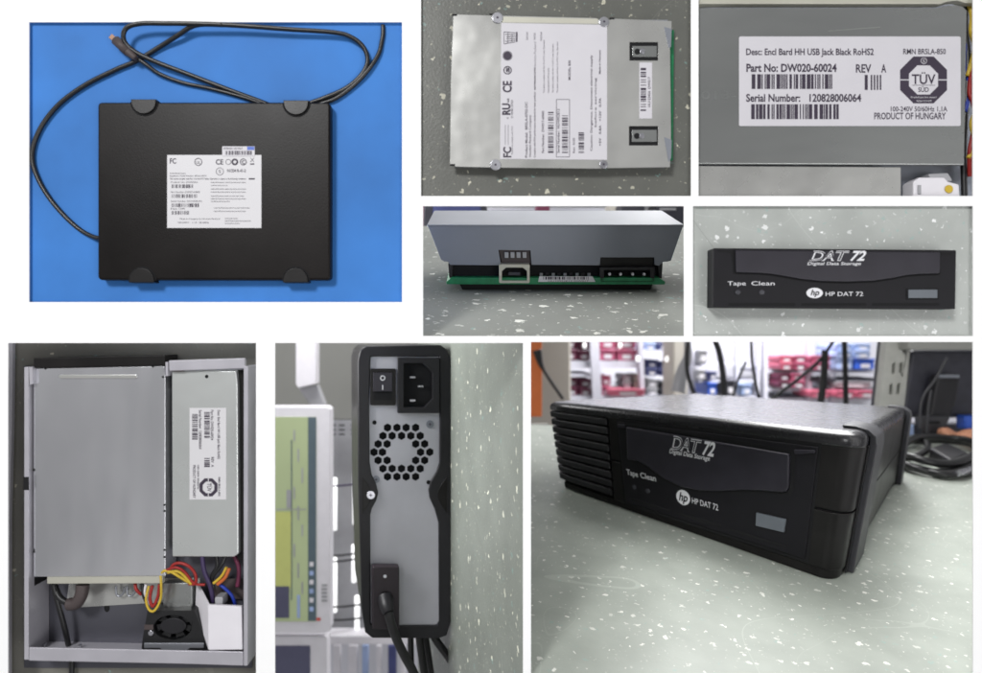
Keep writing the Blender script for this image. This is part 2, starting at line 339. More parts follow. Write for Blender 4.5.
u = root('usb_cable', Fb(117, 45, -2.5), 'black cable with a plug at its left end, looped above the upside-down drive', 'cable')
obj('cord', G().tube(cab([(138, 59, 6), (147, 65, 6), (160, 74, 3), (182, 82), (210, 88), (240, 96), (258, 102, 0), (272, 108, -1)]), .0020), 'rubber', u, smooth=True)
obj('cord', G().tube(cab([(282, 110, -1), (262, 101.5, 0), (230, 90, 2), (190, 75, 4), (155, 62, 7), (135, 52, 10), (127.5, 42, 12), (131, 32, 14), (145, 27.5, 14), (170, 27, 13), (200, 27, 12), (240, 28, 10), (290, 31, 8), (335, 33.5, 6), (352, 38, 5), (364, 48, 4), (367.5, 62, 3), (360, 76, 2), (345, 88, 1), (325, 97), (310, 102, 0), (300, 106, -1)]), .0023), 'rubber', u, smooth=True)
pg = G(); pg.tube([Fb(118, 42, 4), Fb(131, 54, 5)], .0048, seg=12, smooth=False); pg.tube([Fb(130, 53, 5), Fb(139, 61, 6)], lambda q: .0048 - .0022 * q, seg=12)
pl = obj('plug', pg, 'brown', u, smooth=True); obj('plug_tip', G().tube([Fb(113.5, 38.5, 4), Fb(118.5, 42.5, 4)], .0034, seg=4, smooth=False), 'copper', pl)
obj('power_cable', G().tube(cab([(101, 238, 4), (94, 237, 3), (80, 230), (64, 216), (48, 197), (37, 178), (31.5, 160), (33.5, 142), (43, 122), (60, 102), (85, 84), (115, 69, 1), (136, 60, 1), (160, 46, 2), (178, 37, 6), (192, 29.5, 9), (205, 27.3, 11.5), (225, 27.6, 11)]), .0023), 'rubber', smooth=True,
    label='black power cable curving round the left side of the upside-down drive on blue', cat='cable')
obj('outer_cable', G().tube(cab([(300, 108, -1), (320, 103, 0), (335, 98), (352, 86), (367, 71, 2), (378, 54, 1), (381.5, 40, 0), (382.7, 32, 0), (382.6, 24, 0)]), .0022), 'rubber', smooth=True,
    label='black cable bend leaving the top right edge of the blue tabletop', cat='cable')

# ================================================================== PANEL 2: bare drive seen from above
h2 = 8; F = flat(h2)
t = root('bare_drive', F(560, 92, -4), 'silver bare tape drive with large sideways white label, flat on dark speckled tabletop', 'tape drive')
win = [[(629.5, 42), (658, 42), (658, 60.5), (629.5, 60.5)], [(629, 126), (658, 126), (658, 145.5), (629, 145.5)]]
plate = [(453.5, 14.5), (457, 14.5), (495, 15.5), (596, 18), (600, 20), (610, 20), (612, 18.5), (671.5, 21), (671.5, 29), (670, 48), (671, 135), (670, 167), (608, 168), (596, 168.5), (500, 167.5), (456, 166.5), (450, 164), (451, 80)]
obj('cover_plate', G(F).prism(plate, h2 - 1.2, h2, holes=win), 'steel', t, bevel=.0005)
obj('drive_body', G(F).rect(454, 19, 668, 165, -4, h2 - 1.5), 'steeld', t)
obj('circuit_board', G(F).prism([(664, 26), (676, 26.5), (675, 158), (668, 161), (664, 161)], -2, 0), 'pcb', t)
for k, wd in enumerate(win):
    x0, y0 = wd[0]; x1, y1 = wd[2]
    wn = obj('window_recess', G(F).rect(x0 - 1, y0 - 1, x1 + 1, y1 + 1, h2 - 1.45, h2 - 1.35), 'hole', t)
    obj('bracket', G(F).rect(x0 + 3, y0 + 3.5, x1 - 1, y1 - 4, h2 - 1.3, h2 - .6), 'steelg', wn, bevel=.0003)
    obj('screw_hole', G(F).disc(x0 + 8, (y0 + y1) / 2, 3, h2 - .55, h2 - .45), 'hole', wn); obj('screw', G(F).disc(x0 + 13, (y0 + y1) / 2, 2.8, h2 - .5, h2 + .2, dome=.5), 'chrome', wn, bevel=.0003)
for x, y, r in ((497.5, 18, 5.5), (604, 22, 5), (495.5, 165, 5.5), (603.5, 164.5, 4.2)):
    s = obj('corner_screw', G(F).disc(x, y, r, h2 + .1, h2 + 1.4), 'chrome', t, bevel=.0006); obj('recess', G(F).disc(x, y, 1.2, h2 + 1.4, h2 + 1.5, seg=6), 'ink', s)
for x, y in ((454.5, 15), (452.5, 165), (492, 14.5), (612, 18.5)): obj('corner_notch', G(F).rect(x - 2.5, y - 1, x + 2.5, y + .8, h2 + .02, h2 + .1), 'hole', t)
obj('top_strip', G(F).prism([(502, 16.6), (598, 18.8), (598, 23.8), (502, 22.2)], h2, h2 + .15), 'cream', t)
lb = obj('rating_label', G(F).prism([(501.3, 23), (607, 25), (607, 159.8), (500, 159)], h2, h2 + .35), 'label', t)
g = G(F); z = h2 + .5
# the label is printed sideways: lines run upwards, columns go from left to right
g.vline('FC', 511, 157.5, 147, 7.5, z, .03); g.line((505.3, 145), (505.3, 125), .35, z); g.line((508.2, 145), (508.2, 125), .35, z)
for x, s_ in ((512.8, 'Tested to comply with FCC'), ): g.vline(s_, x, 155, 126, 1.4, z)
g.vline('RU', 510, 115, 103.5, 7.5, z, .04); g.vline('c', 508.5, 119, 117, 2.5, z); g.vline('us', 509, 102.5, 98.5, 2.6, z, .02); g.vline('E118588 LISTED', 513, 118, 100, 2, z)
g.vline('CE', 511.5, 92.5, 81, 8.5, z, .03); g.ring(507.6, 70.3, 3.2, 4.2, z); g.vline('s', 509.5, 72.5, 67.5, 5, z, .03)
g.disc(507.5, 55.8, 4.2, z - .1, z); g.ring(507.5, 55.8, 4.5, 4.9, z)
for k in range(3): g.line((504 + k * 1.2, 32 + k * 2.5), (515.5, 33 + k * 1.9), .6, z); g.line((504 + k * 1.2, 44 - k * 2.5), (515.5, 42 - k * 1.5), .6, z); g.line((504 + k * 4, 32 + k), (504 + k * 4, 44 - k), .5, z)
g.rect(516, 32, 517.5, 42, z - .1, z)
g.vline('Product Model:  BRSLA-0702-DC', 527.5, 157.5, 102, 2.4, z, .012); g.vline('Hewlett Packard Company', 531, 157, 115, 2, z, .01)
g.vline('Complies with FDA performance standards for laser products', 535.5, 157.5, 92, 1.8, z, .01)
g.vline('except for deviations pursuant to Laser Notice', 535.5, 90, 68, 1.8, z, .02)
for x, y0, y1 in ((544.5, 93, 40), (549, 93, 68), (553.5, 93, 44), (558, 93, 42)): g.vline('This device complies with Part 15 of FCC rules. Operation', x, y0, y1, 1.4, z)
g.vline('Part Number:  DW017-60005', 544, 153, 111, 2.3, z, .012); g.bars(548, 112, 553.5, 153, z, 22, 5, vert=True)
g.vline('Serial Number:  HU10952E12', 559.5, 153, 109, 2.3, z, .012); g.bars(562, 115.5, 567.8, 153, z, 20, 6, vert=True)
for a, b in (((556.4, 99.5), (569.5, 99.5)), ((569.5, 99.5), (569.5, 157)), ((569.5, 157), (556.4, 157)), ((556.4, 157), (556.4, 99.5))): g.line(a, b, .5, z)
g.vline('Rev:  0105', 574.8, 153, 138, 2, z, .012); g.bars(578.5, 132.5, 584, 153, z, 13, 7, vert=True)
g.vline('MODEL: 830', 570.5, 80, 60.5, 2.2, z, .02)
g.vline('Caution: Dangerous. Disconnect electrical supply', 592.2, 151, 55, 1.9, z, .015); g.vline('before servicing', 596.3, 127, 78, 1.8, z, .01)
g.vline('Made in Hungary', 600.5, 74, 50, 1.7, z, .02); g.vline('+5V   0.8A   +12V   0.7A', 601, 146, 98, 2, z, .02)
obj('printing', g, 'ink', lb)
g = G(F)
for x, y0, y1 in ((528, 40, 32), (535.5, 40, 33), (542, 41, 32), (536, 68, 42)): g.vline('Hewlett-Packard', x, y0, y1, 2.2, z, .01)
obj('pale_printing', g, 'inkg', lb)
sb = obj('barcode_sticker', G(F).rect(639.3, 62.5, 652, 118.5, h2 + .02, h2 + .3), 'label', t)
g = G(F); g.bars(640.5, 68, 646, 111, h2 + .45, 17, 9, vert=True); g.vline('HU123456  DW017', 650.3, 107, 77, 2.4, h2 + .45, .01); obj('printing', g, 'ink', sb)
obj('side_tab', G(F).prism([(664, 27), (671.5, 29), (671, 47), (668.5, 48)], h2 - .2, h2 + .5), 'steelb', t)
obj('side_tab', G(F).prism([(664, 137), (671.5, 140), (671, 158), (668.5, 162)], h2 - .2, h2 + .5), 'steelb', t)

# ================================================================== PANEL 3: power supply seen close
F = flat(-6)
t = root('power_supply_closeup', F(835, 90, -20), 'grey metal power supply cover in close-up with large black and white part number label', 'power supply')
obj('cover_plate', G(F).prism([(690, 7.5), (938, 7.5), (945, 5.5), (955, 4.5), (963, 6), (967.3, 10), (964.5, 165), (690, 164)], -10, -6), 'steelg', t, bevel=.0012)
obj('upper_edge', G(F).prism([(690, -6), (985, -6), (985, 2), (966, 3.2), (957, .5), (948, 1.5), (940, 4), (690, 4)], -14, -5.5), 'cream', t, bevel=.0008)
obj('lower_flange', G(F).prism([(690, 165.3), (902, 166.5), (902, 205), (690, 205)], -11, -7.2), 'steel', t, bevel=.0012)
lb = obj('part_label', G(F).prism(rrect(739, 36.5, 960.5, 126, 1.5, 3), -6, -5.7), 'label', t)
g = G(F); z = -5.5
g.hline('Desc: Encl Bard HH USB Jack Black RoHS2', 746, 55, 873.5, 6.3, z, .02)
g.hline('Part No: DW020-60024', 746.2, 71.7, 836.5, 7.6, z, .028); g.hline('Serial Number:   120828006064', 746, 101.6, 861, 7.4, z, .024)
g.hline('REV', 855.7, 72.5, 871, 8, z, .02); g.hline('A', 881, 72.5, 886, 8, z, .02)
g.bars(751.5, 74.3, 832, 89, z, 26, 11, fat=2); g.bars(751, 104.3, 838.5, 119.2, z, 27, 12, fat=2); g.bars(864.5, 75, 881, 90, z, 5, 13)
g.hline('RMN BRSLA-850', 903, 54.2, 945.5, 5.3, z, .012); g.hline('100-240V 50/60Hz 1,1A', 890.5, 111.4, 947, 4.8, z, .01); g.hline('PRODUCT OF HUNGARY', 874, 119.2, 945.5, 6.4, z, .015)
oc = lambda r, q: [(923.3 + r * x, 80 + r * y) for x, y in ((-q, -1), (q, -1), (1, -q), (1, q), (q, 1), (-q, 1), (-1, q), (-1, -q))]
g.prism(oc(23.4, .43), z - .12, z, holes=[oc(14.6, .43)]); g.hline('TÜV', 911.5, 84, 935.2, 9.5, z, .015); g.line((912, 85.3), (935, 85.3), .4, z); g.hline('SÜD', 918, 92, 928.5, 4.6, z, .01)
obj('printing', g, 'ink', lb)
g = G(F); g.line((899.9, 80), (908.7, 80), 1, z + .1); g.line((938, 80), (946.8, 80), 1, z + .1); g.hline('Produktservice tested', 910.5, 98.2, 936, 1.8, z + .1); g.hline('approved', 916, 101.6, 931, 1.8, z + .1); g.ring(923.5, 61, 2.6, 3.1, z + .1); g.hline('S', 922.4, 62.6, 924.6, 3, z + .1)
obj('pale_printing', g, 'label', lb)
g = G(F); g.hline('013-', 701, 99, 736, 8, -5.9, .01); obj('embossed_number', g, mat('embossed_steel', (.26, .27, .265), .35, .6), t)
g = G(F); g.line((828, 31), (880, 27), .5, -5.95); obj('scratch', g, mat('scratched_steel', (.36, .38, .35), .3, .5), t)
obj('inner_case_floor', G(flat(-30)).rect(690, -20, 990, 215, -31, -30), 'steelb', kind='structure')
for i, (c, pts, r) in enumerate((('yellow', [(968, -5, -16), (972, 15, -14), (970, 32, -12), (976, 48, -16), (970, 75, -18)], .0024), ('red', [(976, 60, -18), (969.5, 90, -14), (972, 104, -12), (977, 120, -16), (970, 150, -14), (974, 175, -20)], .0022),
                                 ('bluew', [(972, 30, -22), (968, 62, -20), (974, 84, -20), (969, 110, -20)], .0022), ('yellow', [(976, 108, -12), (969.5, 125, -11), (974, 142, -12), (969, 158, -15)], .0022), ('rubber', [(970, -5, -20), (969, 20, -20), (973, 60, -22), (969, 140, -22), (970, 205, -22)], .003))):
    obj('wire', G().tube([flat(-14)(*p) for p in pts], r), c, smooth=True, label=['yellow wire at the top right corner beside the closeup power supply', 'red wire along the right edge of the closeup power supply', 'blue wire at the right edge beside the big octagon mark label', 'lower yellow wire at the right edge above the white connector', 'black wire behind the coloured wires at the right edge of the closeup'][i], cat='wire', group='wires beside the power supply closeup')
F = flat(-9)
t = root('white_connector', F(935, 182, -30), 'white plastic connector below the closeup power supply, at its bottom right corner', 'connector')
obj('housing', G(F).prism([(914, 181), (920, 177), (945, 177), (949, 181), (960, 184), (962, 210), (914, 210)], -30, -10), 'whitep', t, bevel=.0015)
obj('latch', G(F).rect(918, 185, 921, 194, -10, -8.5), 'greyb', t, bevel=.0004); obj('contact', G(F).disc(949, 189, 4, -10, -8.5), 'yellow', t, bevel=.0004)
obj('contact_ring', G(F).prism([(930, 173), (950, 172), (955, 180), (935, 183)], -30, -12), 'greyb', t, bevel=.001)

# ================================================================== PANEL 4: rear of the bare drive on a table seen at a low angle
sl = .337
def z4(py): return 240.4e-3 / (sl + (py - CY) / 700)
def T4(px, py): return ray(px, py, z4(py))
g = G(); g.add([T4(419, 339), T4(688, 339), T4(692, 226), T4(415, 226)], [(0, 1, 2, 3)])
tbn = Vector((0, 1, sl)).normalized()                         # the tabletop's own up
tbd = Vector((0, -sl, 1)).normalized()                        # along the tabletop, towards the camera
g.add([v - tbn * .002 for v in g.v], [(3, 2, 1, 0)]); obj('sloping_speckled_tabletop', g, 'sp_4', kind='structure')
p0 = T4(553, 291.5); F = plane_frame(p0, tbd)
t = root('bare_drive', p0, 'silver bare tape drive seen from its connector end, with green circuit board below', 'tape drive')
cut = [(499, 250), (502, 263), (530, 263), (530, 250)]
sheet = [(427.5, 225), (683.5, 225), (671, 261), (663, 262), (659, 266), (654.5, 265), (654.5, 257.5), (600.5, 257.5), (600, 265.5), (531.5, 265), (530.5, 250.5), (498.5, 250), (501, 265.5), (450.5, 265), (448, 262), (441, 260)]
obj('rear_sheet', G(F).prism(sheet, -.003, 0), 'steelb', t, bevel=.0006)
# top cover: a thin slab running back from the sheet
g = G(); back = -tbd * .115
v = [F(427, 224.5, 0), F(684, 224.5, 0)]; n = tbn
g.add([v[0], v[1], v[1] + back, v[0] + back] + [x - n * .003 for x in (v[0], v[1], v[1] + back, v[0] + back)], [(0, 1, 2, 3), (7, 6, 5, 4), (0, 4, 5, 1), (1, 5, 6, 2), (2, 6, 7, 3), (3, 7, 4, 0)])
obj('top_cover', g, mat('brushed_top_steel', (.36, .37, .40), .6, .2, var=.05, vs=20), t, bevel=.0008)
obj('inner_frame', G(F).prism([(449, 240), (664, 240), (659, 279), (453, 279)], -.11, -.006), 'hole', t)
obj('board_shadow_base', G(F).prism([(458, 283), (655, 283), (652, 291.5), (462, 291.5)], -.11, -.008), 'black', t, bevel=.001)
b = obj('circuit_board', G(F).prism([(446.5, 281), (452, 277), (658, 277), (664.5, 281), (664, 283.8), (447, 283.5)], -.11, .004), 'pcb', t, bevel=.0004)
for i in range(9):
    x = 540 + i * 6; obj('component', G(F).rect(x, 274, x + 3, 277, -.02, -.004), ('greyb', 'black2')[i % 2], b)
g = G(F).prism(rrect(499, 263.5, 529.5, 282, 1.5, 3), -.03, .006, holes=[[(506, 266.5), (522.5, 266.5), (526.8, 270), (526.8, 279.5), (501.8, 279.5), (501.8, 270)]])
us = obj('usb_port', g, 'cream', t, bevel=.0004); obj('port_cavity', G(F).rect(501.5, 266, 527, 280, -.012, -.01), 'hole', us); obj('port_tongue', G(F).rect(508.5, 272, 520, 275, -.009, .001), 'monitor', us)
vt = obj('vent_recess', G(F).prism([(499, 250.3), (530, 250.3), (531, 264), (502, 264)], -.0052, -.004), 'brown', t)
for k in range(4): obj('vent_fin', G(F).prism([(504.5 + k * 6, 252.5), (508.5 + k * 6, 252.5), (508.5 + k * 6, 258), (504.8 + k * 6, 258)], -.0038, -.001), 'greyb', vt)
pc = obj('power_connector', G(F).prism([(599, 267), (654, 266.5), (654, 281.5), (600, 281.5)], -.03, .004, holes=[[(603.5, 269.5), (649.5, 269.5), (649.5, 279.5), (604, 279.5)]]), 'black2', t, bevel=.0006)
obj('cavity', G(F).rect(602, 268, 652, 281, -.012, -.008), 'hole', pc); obj('upper_recess', G(F).prism([(600.5, 257.5), (654.5, 257.5), (653, 267), (601, 267)], -.01, -.004), 'black', t)
for x in (609.5, 620.5, 632.5, 644): obj('pin', G(F).disc(x, 274, 1.5, -.01, .001, seg=10), 'chrome', pc)
sk = obj('barcode_sticker', G(F).prism([(539, 275.5), (592, 275.5), (595, 281), (538, 281)], .0042, .0046), 'labelw', t)
g = G(F); g.bars(543, 275.8, 588, 278.6, .0048, 26, 21); g.hline('HU10952E12 DW017', 548, 280.8, 588, 1.4, .0048); obj('printing', g, 'ink', sk)
for s_, x in ((1, 450), (-1, 660)): obj('side_latch', G(F).prism([(x - 2, 264), (x + 3, 263), (x + 2, 279), (x - 1, 278)], -.02, -.001), 'black2', t, bevel=.0006)
for sx, xa, xb in ((1, 427.5, 444), (-1, 683.5, 668)):
    g = G(); a, b_ = F(xa, 226, -.001), F(xb, 262, -.001); g.add([a, b_, b_ - tbd * .11, a - tbd * .11] + [q + Vector((sx * .002, 0, 0)) for q in (a, b_, b_ - tbd * .11, a - tbd * .11)], [(0, 1, 2, 3), (7, 6, 5, 4), (0, 4, 5, 1), (1, 5, 6, 2), (2, 6, 7, 3), (3, 7, 4, 0)])
    obj('side_sheet', g, 'steeld', t)
g = G(); q0, q1 = ray(691, 336, .72), ray(691, 336, 2.0); g.add([q0, q1, q1 + Vector((0, .75, 0)), q0 + Vector((0, .45, 0))], [(0, 1, 2, 3)]); g.add([v + Vector((.006, 0, 0)) for v in g.v], [(3, 2, 1, 0)])
obj('light_blocker', g, 'wallg', kind='structure')  # unseen sheet added to keep the room light off the sloping tabletop
def slab(name, x0, y0, x1, y1, z, th, m, **k):
    poly = [(x0, y0), (x1, y0), (x1, y1), (x0, y1)]; return pslab(name, poly, z, th, m, **k)
def pslab(name, poly, z, th, m, **k):
    q = z / FP; F = lambda x, y, h: Vector(((x - CX) * q, -(y - CY) * q, .7 - z + h)); return obj(name, G(F).prism(poly, -th, 0), m, **k)
slab('far_wall', 400, 180, 700, 250, 1.9, .02, 'greyb', kind='structure')
t = root('dark_monitor', ray(455, 226, 1.5), 'dark monitor with pale reflection behind the left end of the silver bare drive', 'monitor')
pslab('screen_panel', [(424, 190), (483, 190), (487, 206), (490, 227), (423, 227)], 1.5, .03, 'monitor', parent=t, bevel=.004); pslab('screen_glass', [(433, 190), (478, 190), (483, 224), (433, 224)], 1.497, .002, 'navy', parent=t)
pslab('pale_reflection', [(449, 220), (452, 213), (457, 214), (460, 222)], 1.49, .002, 'labelw', parent=t)  # reflection on the dark screen, painted as a pale patch
slab('maroon_box', 418, 200, 427.5, 227, 1.56, .06, 'maroon', label='narrow maroon box at the far left behind the silver bare drive', cat='box', bevel=.004)
slab('maroon_box', 536, 203, 550, 214, 1.6, .06, 'maroon', label='small maroon box seen behind the middle of the silver bare drive', cat='box', bevel=.004)
slab('beige_box', 609, 202, 623, 216, 1.6, .06, 'beige', label='beige box behind the silver bare drive, left of the dark equipment', cat='box', bevel=.004)
t = root('dark_equipment', ray(660, 226, 1.5), 'dark office equipment with pale gaps behind the right end of the silver bare drive', 'equipment')
pslab('body', [(622, 200), (645, 200), (645, 210), (656, 210), (656, 200), (690, 200), (690, 232), (660, 226), (622, 222)], 1.5, .08, 'monitor', parent=t, bevel=.004); slab('front_trim', 660, 208, 676, 210, 1.49, .004, 'greyb', parent=t)
slab('wall_shelf', 483, 208, 610, 211, 1.7, .05, 'shelf', label='pale shelf running behind the middle of the silver bare drive', cat='shelf', bevel=.002)

# ================================================================== PANEL 5: front bezel of the bare drive
hh = 16; F = flat(hh)
t = root('bare_drive', F(835, 278, -4), 'black front face of a bare tape drive facing up on the pale speckled tabletop', 'tape drive')
obj('bezel', G(F).prism([(713.5, 248), (956.5, 250), (955.5, 309), (713, 307.3)], -4, hh), 'panelblk', t, bevel=.0009)
dpoly = [(734.5, 250.5), (938.5, 252.5), (938.5, 272), (937, 273.8), (918, 274.3), (905, 275.5), (890, 278.5), (872, 281), (845, 282), (820, 281.3), (800, 279.3), (784, 276.5), (770, 274.2), (758, 273.3), (735, 272.6)]
obj('door_gap', G(F).prism([(732.3, 250.2)] + [(940.5, 252.3), (940.5, 274), (937, 275.5), (918, 275.8), (905, 277), (890, 280), (872, 282.7), (845, 283.7), (820, 283), (800, 281), (784, 278), (770, 275.5), (758, 274.4), (733, 274)], hh, hh + .15), 'hole', t)
dr = obj('door_flap', G(F).prism(dpoly, hh + .2, hh + 3), 'door', t, bevel=.0009)
obj('hinge_slot', G(F).prism([(717, 250.3), (731, 250.8), (734, 252), (733.5, 262), (732, 262), (731.3, 254), (727, 252.6), (717, 251.8)], hh, hh + .2), 'hole', t)
obj('hinge_slot', G(F).prism([(941, 252.4), (952, 252.6), (952, 255), (941, 255.2)], hh, hh + .2), 'hole', t)
z = hh + 3.2
def dat_logo(g_w, g_k, T, h, dh):         # T maps a unit picture frame to the face
    for ch, a, b in (('D', 0, .235), ('A', .205, .435), ('T', .40, .63)):
        O, R, U = T(a, 0), T(b, 0), T(a, 1); sx = (U[0] - O[0]); U2 = T(a + .07, 1)
        g_w.text(ch, O, R, U2, h, .03)
        g_k.text(ch, O, R, U2, h + dh, -.014)
    g_w.text('72', T(.70, 0), T(.95, 0), T(.77, 1), h, .03)
gw, gk = G(F), G(F); dat_logo(gw, gk, lambda a, b: (808 + a * 57, 260.8 - b * 9.3), z, .1)
gw.text('Digital Data Storage', (806, 265.3), (859, 265.3), (806.8, 262.4), z, .01); obj('lettering', gw, 'white', dr); obj('logo_centres', gk, 'door', dr)
g = G(F); z = hh + .3; g.hline('Tape', 727.5, 285.3, 745.7, 4, z); g.hline('Clean', 751.3, 285.3, 774.5, 4, z)
hpc = [(814.5 + 8.2 * math.cos(a * math.pi / 16), 293 + 5.2 * math.sin(a * math.pi / 16)) for a in range(32)]
g.prism(hpc, z - .1, z); g.hline('HP DAT 72', 825.5, 296, 863, 4.2, z); obj('lettering', g, 'white', t)
g = G(F); g.text('hp', (810.4, 295.2), (818.6, 295.2), (812, 289.6), z + .2, .02); obj('logo_letters', g, 'panelblk', t)
for x in (737.5, 761.5): obj('indicator_lamp', G(F).disc(x, 292.3, 2.4, hh, hh + 1, rx=2.8, dome=.4), 'glass', t, bevel=.0003)
obj('button_surround', G(F).rect(905.7, 288.5, 938.5, 299.5, hh, hh + .3), 'hole', t); obj('eject_button', G(F).rect(907.5, 289.6, 936.5, 298.2, hh + .3, hh + 1.8), 'button', t, bevel=.0005)
for a, b in ((728.5, 795), (801.5, 866), (872, 939)): obj('lower_slot', G(F).rect(a, 303, b, 305.8, hh, hh + .15), 'hole', t)
g = G(flat(-4)); g.line((693, 220), (713, 247), .6, -3.9); obj('scratch_line', g, mat('scratch', (.3, .31, .3), .5), label='thin dark scratch in the pale tabletop left of the black drive front', cat='scratch')

# ================================================================== PANEL 6: opened enclosure
HF = -34; floor('tabletop_under_case', 'p6', 'sp_dark6', HF - 2, 12)
Fr, Fp, Fl = flat(0), flat(-6), flat(HF)
def R0(g_, F_, x0, y0, x1, y1, a, b): g_.F = F_; return g_.rect(x0, y0, x1, y1, a, b)
obj('metal_strip', G(flat(-30)).prism([(-5, 335), (12.8, 335), (12, 420), (9.5, 520), (9.2, 700), (-5, 700)], -34, -30), 'steelr', label='narrow pale metal strip along the left edge beside the opened enclosure', cat='metal strip')
t = root('open_enclosure', Fr(136, 515, HF), 'opened grey metal drive enclosure with drive cover, fan and coloured wires inside', 'enclosure')
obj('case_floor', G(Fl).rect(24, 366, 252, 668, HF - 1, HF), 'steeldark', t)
g = G(flat(-1)); g.prism([(24, 367), (28.5, 367), (28.5, 660), (24, 660)], HF, -1); obj('left_wall', g, 'steelr', t, bevel=.0006)
obj('wall_notch', G(flat(-1)).rect(23.5, 477, 29, 490, -1, -.6), 'hole', t)
g = G(flat(-1)); g.prism([(243.5, 366), (248, 366), (247.5, 666), (243.5, 666)], HF, -1); obj('right_wall', g, 'steelr', t, bevel=.0006)
g = G(flat(-1)); g.prism([(28.8, 647.5), (243, 652), (243, 666), (180, 664), (28.8, 661)], -3, -1); obj('front_lip', g, 'steelr', t, bevel=.0008)
g = G(flat(-3)); g.prism([(28.8, 655), (243, 659), (243, 663.5), (28.8, 660.5)], HF, -3.2); obj('front_wall', g, 'steelr', t)
g = G(flat(-1)); g.prism([(168.5, 360.5), (244.5, 358), (245, 368.5), (169, 371)], -6, -1); obj('rear_lip', g, 'steelr', t, bevel=.0008)
obj('rear_post', G(flat(-1)).prism([(165.5, 362), (168, 362), (168, 376), (165.5, 376)], HF, -1), 'steelr', t)
obj('side_stay', G(flat(-1)).prism([(28.8, 367), (32.5, 367), (32.5, 384), (29.5, 385)], -8, -1.2), 'steelr', t)
# drive in the case
dv = root('caged_drive', Fp(99, 470, HF), 'large plain grey drive cover filling the left of the opened enclosure', 'tape drive')
obj('black_bezel', G(flat(-4)).prism([(33.5, 358), (164.5, 355), (165, 365.5), (33.5, 368)], HF, -4), 'black', dv, bevel=.0008)
cp = [(33.5, 368.5), (164.5, 366), (165.3, 380), (165.3, 446), (165.3, 576), (33.5, 577), (33.5, 552), (34.8, 550), (33.5, 548), (33.5, 472), (35, 470), (33.5, 468), (33.5, 377), (35, 375)]
obj('gap_shade', G(flat(-10)).rect(28.9, 386, 34.5, 586, HF, -10), 'black', dv)  # black strip put in for the shaded gap beside the drive cover
obj('cover_plate', G(Fp).prism(cp, HF + 3, -6), mat('drive_cover_steel', (.74, .745, .78), .22, .85, var=.08, vs=11, bump=.5, bs=7, bd=.010, stretch=(1, .4, 1)), dv, bevel=.0007)
obj('pressed_ridge', G(Fp).prism(rrect(59.5, 374.6, 137.5, 378.4, 1.8), -6, -4.6), 'steel', dv, bevel=.0006)
obj('front_flange', G(Fp).prism([(46, 576.5), (162, 576.5), (162, 584), (46, 584.5)], -13, -7.5), 'cream', dv, bevel=.0006)
for x, y in ((45.5, 368.5), (153, 366.5), (164.5, 505), (164.5, 511), (164.5, 550), (164.5, 557), (34, 377), (34, 470), (34, 552), (163, 377)): obj('notch', G(Fp).disc(x, y, 1.1, -6, -5.7, seg=8), 'hole', dv)
# power supply in the case
ps = root('cased_power_supply', Fp(204, 465, HF), 'long grey power supply with a sideways label, at the right inside the opened enclosure', 'power supply')
obj('cover_plate', G(Fp).prism([(171.5, 371), (236, 370.5), (237.5, 384), (238.5, 554), (234, 557), (172, 557)], HF + 3, -6), 'steelp', ps, bevel=.0014)
obj('gap_shade', G(flat(-12)).rect(237.5, 370, 243.3, 560, HF, -12), 'black', ps)  # black strip standing in for the shaded gap right of the power supply
obj('cover_hole', G(Fp).disc(206.7, 376.5, 1.8, -6, -5.8, seg=10), 'hole', ps)
obj('cover_notch', G(Fp).prism([(174, 371.4), (177, 367.5), (183, 367), (186, 370), (184, 371.4)], -6, -2), 'brown', ps)
lb = obj('part_label', G(Fp).rect(189.7, 408, 226.3, 499.5, -6, -5.6), 'labelw', ps)
g = G(Fp); z = -5.4
def down(st, x, y0, y1, cap): g.text(st, (x, y0), (x, y1), (x + cap, y0), z, .012)
down('Desc: Encl Bard HH USB Jack Black RoHS2', 217.8, 410, 459, 2.4); down('Part No: DW020-60024', 211, 410, 440, 2.6); down('Serial Number: 120828006064', 199.2, 410, 449, 2.6)
g.bars(204.5, 412, 210, 438, z, 18, 14, vert=True); g.bars(192.3, 414, 198, 439.5, z, 18, 15, vert=True); g.bars(204.5, 458, 210, 467, z, 5, 16, vert=True); down('REV  A', 211.5, 457, 467, 2.6)
down('RMN BRSLA-850', 218.5, 477, 496, 1.9); down('PRODUCT OF HUNGARY', 193.2, 465, 498, 2.6); down('100-240V 50/60Hz', 197.5, 465, 489, 1.8)
oc = lambda r, q: [(208.7 + r * x, 487.3 + r * y) for x, y in ((-q, -1), (q, -1), (1, -q), (1, q), (q, 1), (-q, 1), (-1, q), (-1, -q))]
g.prism(oc(9, .43), z - .1, z, holes=[oc(5.8, .43)]); down('TÜV', 207.5, 483, 491.5, 4)
obj('printing', g, 'ink', lb)
for a, b in (((208.7, 478), (208.7, 482)), ((208.7, 493), (208.7, 497))): obj('mark_gap', G(Fp).line(a, b, .8, -5.25), 'labelw', lb)
